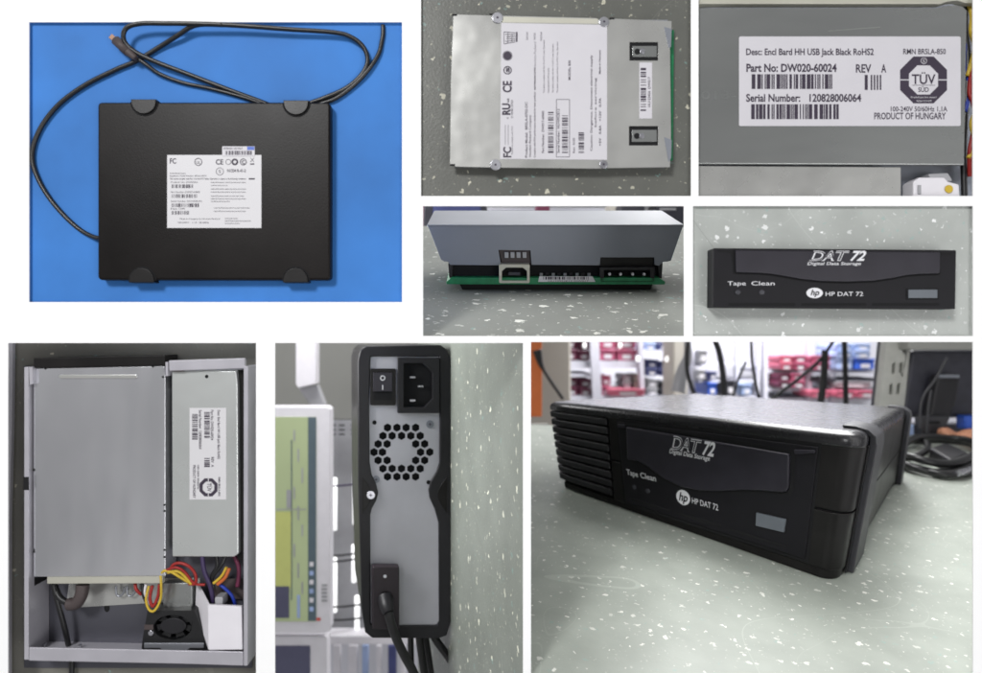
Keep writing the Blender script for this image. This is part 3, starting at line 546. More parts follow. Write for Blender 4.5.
# inside, front part
fn = root('cooling_fan', flat(HF)(174, 628, HF), 'square black cooling fan in the opened enclosure below the wires', 'fan')
Ff = flat(-12)
obj('fan_frame', G(Ff).prism([(147, 611), (194, 611), (206, 641), (207, 650), (141, 650), (142, 640)], HF, -13, holes=[[(172 + 19 * math.cos(-a * math.pi / 14), 628 + 12.5 * math.sin(-a * math.pi / 14)) for a in range(28)]]), 'fanm', fn, bevel=.0007)
obj('fan_hub', G(Ff).disc(172, 627, 8, HF, -14, rx=13), 'black2', fn, bevel=.0006)
for k in range(7):
    a = k * 2 * math.pi / 7; b2 = a + .55
    obj('fan_blade', G(Ff).prism([(172 + 12 * math.cos(a), 627 + 7.5 * math.sin(a)), (172 + 18 * math.cos(a), 628 + 11.8 * math.sin(a)), (172 + 18 * math.cos(b2), 628 + 11.8 * math.sin(b2)), (172 + 12 * math.cos(b2), 627 + 7.5 * math.sin(b2))], -22, -17), 'fanm', fn)
obj('fan_edge', G(Ff).prism([(144, 643), (204, 643), (204, 648), (190, 648), (188, 650), (162, 650), (160, 648), (144, 648)], -12.8, -11.5), 'steeld', fn, bevel=.0005)
obj('fan_screw', G(Ff).disc(151, 633, 2.6, -12.8, -11), 'chrome', fn, bevel=.0004); obj('fan_sticker', G(Ff).rect(144, 625, 153, 630, -12.9, -12.4), 'brown', fn)
wb = root('white_plastic_shield', flat(-6)(225, 630, HF), 'white plastic shield standing beside the black fan in the opened enclosure', 'shield')
obj('front_face', G(flat(-4)).prism([(208, 605), (241.5, 606.5), (242.5, 650), (208.5, 650.5)], -8, -4), 'whitep', wb, bevel=.0008)
g = G(); F4, F5 = flat(-4), flat(-20); g.add([F4(208, 605, -4), F4(208.5, 650, -4), F5(192, 612, -28), F5(193, 586, -28)] + [F4(209.5, 605, -5), F4(209.5, 650, -5), F5(194, 612, -29), F5(195, 586, -29)], [(0, 1, 2, 3), (7, 6, 5, 4), (0, 4, 5, 1), (1, 5, 6, 2), (2, 6, 7, 3), (3, 7, 4, 0)]); obj('side_face', g, 'whitep', wb)
obj('shield_cavity', G(flat(-10)).prism([(196, 585), (242, 585), (242, 606), (209, 605)], -29, -28), 'brown', wb)
obj('clip', G(flat(-10)).rect(215, 597, 223, 606, -24, -9), 'greyb', wb, bevel=.001)
obj('interior_bracket', G(flat(-24)).rect(163, 583, 192, 612, HF, -24), 'steelg', t, bevel=.0008)
for x, y, rx, ry in ((107, 607.5, 2.8, 4.6), (104.5, 592.5, 4.5, 2.2)): obj('floor_hole', G(flat(HF)).disc(x, y, ry, HF + .1, HF + .3, rx=rx), 'hole', t)
obj('floor_relief', G(Fl).prism([(70, 578), (200, 578), (200, 600), (66, 608)], HF + .05, HF + .6), 'steel', t)
for x, y in ((44.5, 644.5), (80, 645.3)): obj('floor_rivet', G(flat(-20)).disc(x, y, 1.6, -21, -19), 'chrome', t)
g = G(flat(HF + 3)); 
for x in (116, 127): g.tube([flat(-28)(x, 586, -28), flat(-28)(x + .5, 594, -28), flat(-28)(x + 4, 596, -28), flat(-28)(x + 8, 592, -28), flat(-28)(x + 8, 587, -28)], .0011)
obj('vent_mark', g, 'steeld', t)
def wire(pts, r, m, label, name='wire'):
    F_ = flat(-12); obj(name, G().tube([F_(p[0], p[1], p[2] if len(p) > 2 else -12) for p in pts], r), m, smooth=True, label=label, cat='wire', group='wires inside the opened enclosure')
wire([(162, 568, -8), (163.5, 582, -7), (162, 598, -9), (156.5, 609, -8), (151, 608, -8), (147.5, 598, -9), (149, 586, -12)], .0012, 'yellow', 'yellow wire hanging in a narrow loop over the left side of the fan')
wire([(160, 584, -11), (158.5, 596, -11), (153.5, 606, -11), (150, 598, -12), (152, 586, -13)], .0016, 'red', 'dark red wire inside the narrow yellow loop above the fan')
wire([(133, 584, -16), (136, 590, -13), (139.5, 596, -16)], .0016, 'red', 'short red wire under the front flange left of the yellow loop')
wire([(141, 584, -14), (142.5, 596, -14), (146, 604, -14)], .0016, 'rubber', 'short black wire between the red wire and the yellow loop')
wire([(146, 584, -12), (145, 593, -12), (149, 603, -12), (153, 606, -12)], .0012, 'whitep', 'short pale wire beside the yellow loop above the fan')
wire([(170, 572, -8), (176, 563, -6), (184, 561, -5), (193, 565, -5), (198, 573, -6), (197, 582, -8), (190, 583, -9)], .0015, 'red', 'red wire arching below the power supply in the opened enclosure')
wire([(170, 571, -7), (180, 569, -5), (187, 574, -6), (193, 583, -8)], .0014, 'yellow', 'yellow wire slanting under the red arch below the power supply')
wire([(164, 572, -8), (170, 568, -6), (180, 565, -4), (188, 570, -5), (196, 582, -8), (206, 584, -10)], .0013, 'red', 'second red wire crossing beside the slanting yellow wire')
wire([(163, 573, -8), (167, 569, -6), (174, 570, -6), (181, 574, -6), (190, 582, -10)], .0014, 'yellow', 'outer yellow wire starting at the corner of the drive cover')
wire([(203, 555, -10), (206, 570, -8), (211, 585, -10), (212, 604, -16)], .0022, 'purple', 'thick dark purple wire dropping into the white plastic shield')
wire([(216, 553, -12), (217, 566, -12), (212, 576, -12), (213, 590, -14)], .0018, 'rubber', 'black wire just right of the thick purple wire')
wire([(225, 556, -14), (221, 566, -12), (214, 575, -12), (208, 583, -14)], .0018, 'rubber', 'second black wire curving left towards the purple wire')
wire([(228, 566, -8), (223, 575, -8), (215, 582, -8)], .0014, 'yellow', 'short yellow wire beside the orange one at the right of the enclosure')
wire([(231, 567, -8), (227, 576, -7), (219, 583, -8)], .0017, 'orange', 'short orange wire at the right above the white shield')
wire([(219, 584, -12), (226, 588, -10), (232, 596, -12), (234, 607, -16)], .0016, 'bluew', 'bright blue wire arching into the white plastic shield')
wire([(230, 556, -20), (236, 570, -20), (234, 590, -22)], .0022, 'maroon', 'maroon wire at the far right under the power supply')
obj('mains_lead', G().tube([flat(-12)(*p) for p in ((50, 578, -16), (53, 590, -14), (57, 610, -16), (60, 632, -20), (61, 655, -26), (61, 664, -30), (60.5, 690, -31))], .0026), 'rubber', smooth=True, label='black lead running down the left of the opened enclosure and out below it', cat='cable')
e = root('rubber_elbow', flat(-16)(76, 597, HF), 'dark curved rubber elbow on a black cable under the front of the drive cover', 'cable sleeve')
obj('sleeve', G().tube([flat(-16)(*p) for p in ((84, 584, -14), (83, 594, -13), (78, 602, -13), (70, 603.5, -14))], .0062, seg=14), 'brown', e, smooth=True)
obj('cord', G().tube([flat(-16)(*p) for p in ((71, 603, -14), (62, 598, -14), (56, 590, -16), (52, 582, -18))], .0032), 'rubber', e, smooth=True)

# ================================================================== PANEL 7: rear of the standing drive beside a speckled tabletop
al = R_(14); z0 = 1.112
N7 = Vector((-math.cos(al), 0, math.sin(al))); D7 = Vector((math.sin(al), 0, math.cos(al)))
P7 = ray(450, CY, z0); F7 = plane_frame(P7, D7); FT = plane_frame(P7, N7)
g = G(FT); g.add([FT(526, 338, 0), FT(526, 740, 0), FT(418, 800, 0), FT(418, 300, 0)], [(0, 1, 2, 3)]); g.add([v - N7 * .002 for v in g.v], [(3, 2, 1, 0)])
obj('upright_speckled_tabletop', g, 'sp_7', kind='structure')
t = root('standing_drive', F7(404, 493, 0), 'black tape drive standing on end, showing grey rear plate with switch and fan grille', 'tape drive')
outer = [(366, 346), (440, 345), (447, 350), (450, 360), (450, 480), (450, 620), (446, 634), (438, 637), (372, 636.5), (365, 631), (361.5, 610), (358, 480), (357.5, 360), (360, 350)]
inner = [(370.5, 356.5), (438.5, 356.5), (439, 410), (438.8, 462), (436, 471), (430, 481), (428, 489), (429, 497), (434, 508), (438, 522), (438.5, 620), (436, 624), (374, 624.5), (370.5, 622), (370, 514), (371.5, 508), (376, 500), (378, 492), (375.5, 482), (371.5, 474), (369.5, 462), (369, 400)]
obj('casing', G(F7).prism(outer, -.20, -.004), 'black', t, bevel=.004)
obj('rear_frame', G(F7).prism(outer, -.0045, .007, holes=[inner]), 'black2', t, bevel=.0022, segs=3)
hexes = []
for yy, xs in ((427.5, (387.4, 396.8, 406, 415.5)), (435.7, (382.8, 392, 401.4, 410.7, 420)), (443.8, (378, 387, 415.6, 424.5)), (452, (373.9, 382.3, 420.4, 429.6)), (460.2, (378, 387, 415.6, 424.5)), (468.4, (382.8, 392, 401.4, 410.7, 420)), (476.5, (387.4, 396.8, 406, 415.5))):
    for xx in xs: hexes.append([(xx + 4.3 * math.cos(-a * math.pi / 3 - math.pi / 6), yy + 4.3 * math.sin(-a * math.pi / 3 - math.pi / 6)) for a in range(6)])
obj('rear_plate', G(F7).prism([(367, 354), (441, 354), (441, 627), (367, 627)], .0008, .0028, holes=hexes), 'rear', t)
obj('dark_interior', G(F7).rect(367, 354, 441, 627, -.0038, -.003), 'hole', t)
obj('fan_hub', G(F7).disc(401.3, 452, 11.5, .0028, .0032, seg=32), 'rear', t)
s = obj('power_switch', G(F7).prism(rrect(370, 368.5, 395.5, 405, 1.5, 3), .003, .007), 'black', t, bevel=.0008)
k1 = obj('rocker', G(F7).prism([(372.8, 372.3), (391.5, 372.3), (391.5, 391), (372.8, 391)], .0072, .011), 'door', s, bevel=.0006)
g = G(F7); g.ring(382, 377.6, 1.7, 2.6, .0112, rx=1); g.line((382, 384.5), (382, 389.2), .9, .0112); g2 = obj('switch_marking', g, 'white', s)
obj('rocker_low_end', G(F7).rect(372.8, 391, 391.5, 399.7, .0072, .0085), 'hole', s)
sock = obj('mains_socket', G(F7).prism([(397, 357.5), (438.3, 357.5), (438.5, 412.5), (397, 412.5)], .003, .010, holes=[[(403, 363), (422, 363), (431.5, 372.5), (431.5, 398), (423.5, 406.5), (403, 406.5)]]), 'black2', t, bevel=.0008)
obj('socket_cavity', G(F7).rect(400, 360, 434, 409, .0031, .0035), 'hole', sock)
for x, y in ((412, 377), (420, 386), (412, 400)): obj('pin', G(F7).rect(x - 2.6, y - .8, x + 2.6, y + .8, .0035, .009), 'chrome', sock)
for x, y, r, m in ((429.6, 424, 3.9, 'steelb'), (376, 479, 3.6, 'steelb'), (370.4, 493.8, 4.2, 'chrome')):
    hb = .0028 if m != 'chrome' else .0075; s = obj('screw', G(F7).disc(x, y, r, hb, hb + .0016), m, t, bevel=.0006); g = G(F7); g.line((x - 1.5, y), (x + 1.5, y), .7, hb + .0018); g.line((x, y - 1.5), (x, y + 1.5), .7, hb + .0018); obj('screw_cross', g, 'ink', s)
for x, y in ((374.3, 422.3), (428.3, 482)): obj('small_hole', G(F7).disc(x, y, 2.3, .0029, .0031, seg=8), 'hole', t)
for s_, x0 in ((1, 362), (-1, 446)):
    e = [(x0 + s_ * 9 * math.sin(math.pi * k / 14), 476 + 36 * k / 14) for k in range(15)]; obj('side_clip', G(F7).prism(e, .007, .0082), 'black', t, bevel=.0008)
pg = root('power_plug', F7(384, 590, .004), 'black plug with thick cable at the lower left of the grey rear plate', 'plug')
obj('plug_body', G(F7).prism(rrect(371.5, 562.5, 397.8, 624, 1.5, 3), .004, .022), mat('plug_plastic', (.022, .015, .020), .42, var=.15), pg, bevel=.002)
obj('plug_mark', G(F7).disc(383.6, 571.6, 1.6, .022, .0226), 'white', pg)
obj('strain_relief', G().tube([F7(384, 594, .020), F7(384.5, 598, .034), F7(386, 603, .042)], lambda q: .0125 - .004 * q, seg=16), 'black2', pg, smooth=True)
obj('cord', G().tube([F7(385, 599, .034), F7(387, 608, .044), F7(393, 626, .046), F7(401, 643, .046), F7(410, 660, .044), F7(422, 690, .044)], .0068, seg=14), 'rubber', pg, smooth=True)
for i, (p, r) in enumerate((([(416, 630, -.05), (414, 650, -.04), (415, 690, -.04)], .0050), ([(421, 628, -.03), (422, 650, -.02), (428, 690, -.02)], .0062), ([(427, 628, -.05), (430, 650, -.04), (436, 690, -.04)], .0050), ([(430, 630, -.03), (438, 645, -.02), (450, 662, -.02), (468, 690, -.02)], .0062))):
    obj('hanging_cable', G().tube([F7(*q) for q in p], r, seg=12), 'rubber', smooth=True, cat='cable', group='cables behind the standing drive',
        label=['black cable below the standing drive, the one nearest the mains plug cord', 'thick glossy black cable straight below the standing drive', 'thin black cable between two thicker ones below the standing drive', 'black cable curving away right towards the speckled tabletop'][i])
# background of panel 7
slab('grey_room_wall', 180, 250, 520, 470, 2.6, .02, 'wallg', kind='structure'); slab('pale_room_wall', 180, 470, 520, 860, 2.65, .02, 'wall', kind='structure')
t = root('white_shelf_end', ray(306, 392, 1.9), 'white painted bar hanging down above the upper pale-framed screen', 'bar')
pslab('bar_front', [(295.5, 320), (316, 320), (316, 384), (298, 388), (295.5, 384)], 1.9, .04, 'whitep', parent=t, bevel=.003); pslab('bar_underside', [(298, 388), (317, 385), (325, 405), (312, 408)], 1.94, .03, 'greyb', parent=t, bevel=.003)
t = root('upper_screen', ray(300, 525, 1.7), 'pale-framed screen showing a yellow-green page, left of the standing drive', 'screen')
pslab('screen_frame', rrect(230, 406.5, 330, 633, 5), 1.7, .04, 'whitep', parent=t, bevel=.003); sc_ = slab('display', 230, 417, 316, 621.5, 1.698, .002, 'screeng', parent=t)
slab('page_band', 274, 512, 291, 588, 1.6965, .001, 'screeny', parent=sc_); slab('page_window', 274, 586.5, 289, 618, 1.6955, .001, 'screend', parent=sc_); slab('page_margin', 291, 440, 292, 600, 1.6965, .001, 'screent', parent=sc_)
for k in range(9): slab('page_text', 293.5 + (k % 3) * 4, 430 + k * 19, 295 + (k % 3) * 4, 441 + k * 19 + (k * 7) % 5, 1.6965, .0006, 'greyb', parent=sc_)
slab('window_bar', 297, 595, 300, 618, 1.6962, .0006, 'paleblue', parent=sc_); slab('window_edge', 276, 509, 306, 510, 1.6955, .0006, 'greyb', parent=sc_)
tb = slab('taskbar', 308, 417, 316, 621, 1.6965, .001, 'screent', parent=sc_); slab('page_mark', 286.5, 490, 291, 508, 1.6955, .001, 'greyb', parent=sc_)
for k in range(6): slab('taskbar_icon', 309.5, 562 + k * 9, 313.5, 566.5 + k * 9, 1.696, .0004, ('whitep', 'paleblue')[k % 2], parent=tb)
for k in range(5): slab('frame_button', 321.5, 584.5 + k * 3.8, 327, 586.5 + k * 3.8, 1.6985, .001, 'greyb', parent=t)
slab('red_light', 316.5, 617.8, 320.5, 621, 1.6985, .001, 'led', parent=t)
t = root('lower_screen', ray(300, 700, 1.72), 'second pale-framed screen with a dark display, at the bottom left below the yellow-green one', 'screen')
pslab('screen_frame', rrect(230, 636, 327, 800, 4), 1.72, .04, 'whitep', parent=t, bevel=.003); slab('display', 230, 646, 310, 790, 1.718, .002, 'screend', parent=t)
t = root('perforated_rail', ray(343, 432, 2.1), 'grey perforated metal rail between the upper screen and the standing drive', 'rail')
holes = [[(x, y), (x + 6, y), (x + 6, y + 1.6), (x, y + 1.6)] for x in (330, 339, 351) for y in (424.5, 429, 433.5)]
pslab('slotted_face', [(324, 420), (372, 420), (372, 437), (324, 437)], 2.1, .02, 'hole', parent=t); q = 2.098 / FP
obj('slotted_plate', G(lambda x, y, h: Vector(((x - CX) * q, -(y - CY) * q, .7 - 2.098 + h))).prism([(324, 420), (372, 420), (372, 437), (324, 437)], 0, .003, holes=holes), 'greyb', t)
slab('rack_panel', 326, 437, 372, 640, 2.2, .03, 'greyb', label='tall grey panel carrying two lit tubes between the upper screen and the standing drive', cat='panel')
for i, (x, y0, y1) in enumerate(((334.5, 478, 530), (355, 440, 524), (334.5, 558, 612), (354, 545, 582), (357, 596, 640))):
    pt = [ray(x, y0, 2.1), ray(x, y1, 2.1)]
    if pt: obj('lit_tube', G().tube(pt, .0070, seg=12, smooth=False), 'tube', smooth=True, cat='lamp', group='lit tubes on the grey panel', label=['upper lit tube close to the right edge of the upper screen', 'long lit tube close to the left side of the standing drive, top one', 'lower lit tube close to the right edge of the upper screen', 'middle lit tube beside the left side of the standing drive', 'lowest lit tube beside the left side of the standing drive'][i])
for i, (y0, y1) in enumerate(((486, 483), (556, 552.5), (562, 558), (607, 604.5), (620, 618))):
    obj('thin_cable', G().tube([ray(328, y0, 2.0), ray(343, (y0 + y1) / 2 + 1, 2.0), ray(362, y1, 2.0)], .0028), 'purple' if i == 0 else 'rubber', smooth=True, cat='cable', group='thin cables crossing the grey panel', label=['thin purple cable crossing the grey panel, top one', 'upper of the close pair of black cables crossing the grey panel', 'lower of the close pair of black cables crossing the grey panel', 'black cable crossing the grey panel just below the close pair', 'thin black cable crossing the grey panel, lowest one'][i])
slab('white_tray', 326, 636, 452, 645, 2.05, .06, 'whitep', label='white tray edge behind the bottom of the standing drive', cat='tray', bevel=.004)
for i, x in enumerate((333, 348, 362, 376, 388, 400, 446)):
    slab('hanging_strip', x, 646, x + (7, 9, 6, 5, 8, 5, 9)[i], 720, 2.1 + .01 * i, .02, ('whitep', 'whitep', 'paleblue', 'whitep', 'navy', 'whitep', 'whitep')[i], cat='strip', group='strips below the white tray',
         label=['white strip under the tray, beside the lower screen', 'wider white strip under the tray, second from the lower screen', 'pale blue strip under the white tray, left of the mains cord', 'thin white strip right of the pale blue one', 'navy strip under the tray just left of the cables', 'thin white strip between the navy strip and the cables', 'white strip under the tray right of the cables'][i], bevel=.002)

# ================================================================== PANEL 8: front of the closed tape drive on the large tabletop
cw = lambda v: Vector((v[0], -v[1], .7 - v[2]))
up = Vector((.0594, .992, .1117)).normalized()
B = [cw(v) for v in ((.127, .2789, 1.2888), (.4699, .3379, .9479), (.8563, .3019, 1.4727))]     # front left, front right, back right feet
B.append(B[0] + B[2] - B[1])
H3 = .098
obs = ((547, 401), (866, 434), (908, 409)); hrig = (.182, .192, .182); T8c = []
for i in range(3):
    d = (ray(*obs[i], 1) - Vector((0, 0, .7))).normalized(); w0 = B[i] - Vector((0, 0, .7)); bb = d.dot(up)
    tt = (w0.dot(d) - w0.dot(up) * bb) / (1 - bb * bb); e = Vector((0, 0, .7)) + d * tt       # nearest point of the sight line to the vertical
    T8c.append(e.lerp(B[i] + up * hrig[i], .12))
fn8 = (B[1] - B[0]).cross(up).normalized()
fn8 = fn8 if fn8.z > 0 else -fn8
for i in (0, 1):                          # the front is one flat face
    c0 = Vector((0, 0, .7)); d = ray(*obs[i], 1) - c0; T8c[i] = c0 + d * ((B[0] - c0).dot(fn8) / d.dot(fn8))
T8c.append(B[3] + up * H3)
def T8(a, b, c):
    bot = (B[0] * (1 - a) + B[1] * a) * (1 - b) + (B[3] * (1 - a) + B[2] * a) * b
    top = (T8c[0] * (1 - a) + T8c[1] * a) * (1 - b) + (T8c[3] * (1 - a) + T8c[2] * a) * b
    return bot * (1 - c) + top * c
def proj(p): z = .7 - p.z; return (CX + p.x / z * FP, CY - p.y / z * FP)
def inv(px, py):                          # place on the front face (a, c) seen at (px, py)
    a, c = .5, .5
    for _ in range(30):
        x, y = proj(T8(a, 0, c)); e = 1e-4; xa, ya = proj(T8(a + e, 0, c)); xc, yc = proj(T8(a, 0, c + e))
        A, Bq, Cq, Dq = (xa - x) / e, (xc - x) / e, (ya - y) / e, (yc - y) / e; det = A * Dq - Bq * Cq; dx, dy = px - x, py - y
        a += (dx * Dq - dy * Bq) / det; c += (A * dy - Cq * dx) / det
    return a, c
cen = sum(B, Vector()) / 4
Fc = lambda a, c, h: T8(a, 0, c) + fn8 * h          # unit frame on the front face, h metres out of it
def Ff8(px, py, h): return Fc(*inv(px, py), h)
# tabletop
def tab(px, py, h=0):
    c0 = Vector((0, 0, .7)); d = ray(px, py, 1) - c0; return c0 + d * ((B[0] - c0).dot(up) / d.dot(up)) + up * h
g = G(); g.add([tab(528, 680), tab(976, 690), tab(976, 436), tab(528, 425)], [(0, 1, 2, 3)]); g.add([v - up * .012 for v in g.v], [(3, 2, 1, 0)])
obj('large_speckled_tabletop', g, 'sp_8', kind='structure')
t = root('closed_tape_drive', cen, 'large closed black tape drive with front door and side vents on pale speckled tabletop', 'tape drive')
def foot(x0, r=.05, y0=0): 
    pts = [(x0, .06), (x0 + .01, .01), (x0 + .06, y0)]
    pts += [(1 - r + r * math.sin(k * math.pi / 12), .055 - .055 * math.cos(k * math.pi / 12)) for k in range(7)]
    return pts + [(1, .97), (.97, 1), (.03, 1), (x0, .97)]
FB = lambda a, b, c: T8(a, b, c)
lid = [(-.014, .03), (.005, .004), (.08, 0)] + [(.945 + .055 * math.sin(k * math.pi / 16), .05 - .05 * math.cos(k * math.pi / 16)) for k in range(9)] + [(1, .97), (.98, 1), (.02, 1), (0, .97)]
AL = inv(609, 455)[0]
core = [(.012, .02), (AL - .01, .012), (AL + .004, .012), (AL + .008, 0)] + lid[3:12] + [(1, .97), (.98, 1), (.03, 1)]
uo = obj('upper_shell', G(FB).loft(lid, [(.899, 0), (.915, 0), (.945, .002), (.968, .009), (.985, .022), (.996, 0.042), (1.0, .065)]), 'lid', t, smooth=True)
obj('upper_side', G(FB).prism(core, .475, .8995), 'black', t, bevel=.0015)
obj('seam', G(FB).prism([(p[0] * .992 + .003, p[1] * .99 + .006) for p in core], .45, .48), 'hole', t)
obj('lower_shell', G(FB).prism(core, .075, .462), 'black', t, bevel=.0015)
obj('base', G(FB).prism([(p[0] * .985 + .01, p[1] * .985 + .006) for p in lid], 0, .08), 'black', t, bevel=.004)
for k in range(9):
    c0 = .105 + k * .0885
    s = obj('vent_louvre', G(FB).prism([(-.014, .9), (-.014, .03), (.0, .006), (.05, 0), (AL, 0), (AL, .02), (.05, .025), (.02, .05), (.02, .9)], c0, c0 + .068), 'black2', t, bevel=.002)
    if k % 3 == 1: obj('louvre_bridge', G(FB).prism([(.07, .006), (.078, .006), (.078, .045), (.07, .045)], c0 + .052, c0 + .0885), 'black', s)
# drive face
pf = lambda *pts: [inv(*p) for p in pts]
obj('face_gap', G(Fc).prism(pf((616, 418.5), (822, 443.5), (808.5, 563), (624.5, 504.5)), 0, .0006), 'hole', t)
fa = obj('drive_face', G(Fc).prism(pf((618.5, 421.5), (819, 447), (805.8, 558.5), (627, 501.5)), .0007, .004), 'panelblk', t, bevel=.0012)
obj('door_gap', G(Fc).prism(pf((626, 421.6), (797, 450), (795.5, 488), (792, 494), (785, 494.3), (765, 492.5), (745, 492), (720, 493), (700, 492), (682, 488), (664, 479.5), (648, 467), (640, 462), (628.5, 461)), .0041, .0046), 'hole', fa)
dr = obj('door_flap', G(Fc).prism(pf((629.5, 426), (792.5, 453), (792, 486), (789.5, 490.5), (784, 491.3), (765, 489.5), (745, 489), (720, 490.2), (702, 489.3), (684, 485.5), (666, 477), (650, 465), (641, 460), (630.8, 458.5)), .0047, .012), 'door', fa, bevel=.003, segs=3)
def L8(bl, br, tl):                        # local map: a unit frame with its corners at three picture points
    O, R, U = inv(*bl), inv(*br), inv(*tl)
    return lambda a, b: (O[0] + (R[0] - O[0]) * a + (U[0] - O[0]) * b, O[1] + (R[1] - O[1]) * a + (U[1] - O[1]) * b)
def txt8(g_, st, bl, br, tl, h, bold=0): g_.text(st, inv(*bl), inv(*br), inv(*tl), h, bold)
gw, gk = G(Fc), G(Fc); sh = L8((675, 447.2), (719.5, 455.6), (674.5, 434.6))
dat_logo(gw, gk, sh, .0124, .0003)
txt8(gw, 'Digital Data Storage', (673.5, 451.8), (713.5, 459.6), (674.2, 447.8), .0124, .015); obj('lettering', gw, 'white', dr); obj('logo_centres', gk, 'door', dr)
g = G(Fc); txt8(g, 'Tape', (628.5, 474), (639.5, 476.8), (627.8, 468.6), .0043, .012); txt8(g, 'Clean', (642, 477.2), (657.5, 481), (641.3, 471.8), .0043, .012)
a0, c0 = inv(684.5, 497); ra = abs(inv(691.3, 498.5)[0] - inv(677.7, 495.5)[0]) / 2; rc = abs(inv(684.5, 489.6)[1] - inv(684.5, 504.4)[1]) / 2
g.prism([(a0 + ra * math.cos(k * math.pi / 16), c0 + rc * math.sin(k * math.pi / 16)) for k in range(32)], .0041, .0043)
txt8(g, 'HP DAT 72', (693.5, 502.6), (719.5, 510), (693.2, 497), .0043); obj('lettering', g, 'white', fa)
g = G(Fc); txt8(g, 'hp', (680.3, 499.4), (688.7, 501.5), (681.6, 491.8), .0045, .03); obj('logo_letters', g, 'panelblk', fa)
for p in ((636, 486.5), (649.5, 490.5)): a_, c_ = inv(*p); obj('indicator_lamp', G(Fc).disc(a_, c_, .022, .0041, .0055, rx=.008, dome=.001), 'glass', fa)
obj('button_surround', G(Fc).prism(pf((756.5, 509.8), (790, 517), (787.6, 533.5), (755.8, 526)), .0041, .0045), 'hole', fa)
obj('eject_button', G(Fc).prism(pf((758.5, 511.6), (788, 518.3), (786, 531.3), (757.8, 524.6)), .0046, .008), 'button', fa, bevel=.0006)
for p in (((633, 497.5), (672, 509.3), (672, 511.8), (633, 500)), ((678, 511.2), (722, 524.5), (722, 527.3), (678, 513.8)), ((731, 527.3), (788, 544.8), (788, 547.8), (731, 530.2))): obj('lower_slot', G(Fc).prism(pf(*p), .0041, .0046), 'hole', fa)
obj('hinge_tab', G(Fc).prism(pf((796, 449), (817, 449.5), (816.5, 452.5), (797, 453.5)), .0041, .008), 'door', fa, bevel=.0008)
obj('hinge_tab', G(Fc).prism(pf((619.5, 423.5), (627, 424.5), (627, 427.5), (620, 426.5)), .0041, .007), 'door', fa, bevel=.0008)
# rubber corner straps along the right side
for b0, b1 in ((.085, .22), (.93, .995)):
    prof = [(.93, 1.001), (.955, 1.001), (.982, .985), (.998, .955), (1.001, .90), (1.001, .01), (1.020, .01), (1.020, .90), (1.014, .962), (.993, 1.004), (.962, 1.021), (.93, 1.021)]
    g = G(FB); n = len(prof); g.add([FB(a, b0, c) for a, c in prof] + [FB(a, b1, c) for a, c in prof], [tuple(range(n)), tuple(range(2 * n - 1, n - 1, -1))] + [(i, (i + 1) % n, (i + 1) % n + n, i + n) for i in range(n)])
    s = obj('corner_strap', g, 'strap', t, bevel=.0025, segs=3)
    obj('strap_gap', G(FB).prism([(1.0005, b0 - .02), (1.004, b0 - .02), (1.004, b0 - .002), (1.0005, b0 - .002)], .02, .9), 'hole', s)
# cable coil at the right
t = root('coiled_cable', tab(945, 474), 'black cable coil lying on the pale tabletop right of the large closed drive', 'cable')
def loop(cx, cy, rx, ry, h, n=22, a0=0, a1=2 * math.pi): return [tab(cx + rx * math.cos(a0 + (a1 - a0) * k / n), cy + ry * math.sin(a0 + (a1 - a0) * k / n), h + .003 * math.sin(k)) for k in range(n + 1)]
obj('cord', G().tube(loop(936, 460, 42, 17, .012), .0085), 'rubber', t, smooth=True); obj('cord', G().tube(loop(938, 462, 38, 14, .030), .0085), 'rubber', t, smooth=True)
obj('cord', G().tube(loop(905, 456, 22, 9, .020), .0080), 'rubber', t, smooth=True); obj('cord', G().tube([tab(900, 468, .01), tab(925, 476, .012), tab(950, 480, .012), tab(985, 473, .015)], .0085), 'rubber', t, smooth=True)
g = G(); pts = [tab(928, 462), tab(950, 476), tab(966, 467), tab(944, 456)]; g.add([p + up * .035 for p in pts] + pts, [(0, 1, 2, 3), (7, 6, 5, 4), (0, 4, 5, 1), (1, 5, 6, 2), (2, 6, 7, 3), (3, 7, 4, 0)])
obj('connector_body', g, 'black2', t, bevel=.005); obj('connector_tip', G().tube([tab(957, 481, .016), tab(980, 473, .016)], .0065, seg=8, smooth=False), 'chrome', t)
# room behind
slab('room_wall', 440, 150, 1150, 480, 4.2, .02, 'wall', kind='structure')
slab('beige_cabinet', 528, 300, 571, 428, 2.9, .3, 'beige', label='tall beige cabinet at the left behind the closed drive', cat='cabinet', bevel=.01)
slab('orange_cabinet', 515, 330, 542, 417, 2.5, .05, 'orange', label='orange cabinet edge at the far left behind the closed drive', cat='cabinet', bevel=.004)
obj('wall_lead', G().tube([ray(537, 350, 2.45), ray(541, 365, 2.45), ray(550, 380, 2.45), ray(563, 399, 2.45)], lambda q: .018 - .012 * min(1, q * 2.2)), 'rubber', smooth=True, label='dark lead slanting down across the beige cabinet at the left', cat='cable')
rk = root('left_storage_rack', ray(615, 400, 3.6), 'pale metal rack with pink and navy boxes at the upper left behind the closed drive', 'rack')
for poly in ([(588, 300), (597, 300), (602, 400), (593, 400)], [(637, 300), (642, 300), (645, 400), (641, 400)]): pslab('rack_upright', poly, 3.55, .05, 'shelf', parent=rk)
for a, b, c, d in ((562, 361, 640, 368), (640, 350, 674, 356), (562, 374, 592, 377), (562, 396, 674, 402)): slab('rack_shelf', a, b, c, d, 3.58, .4, 'shelf', parent=rk)
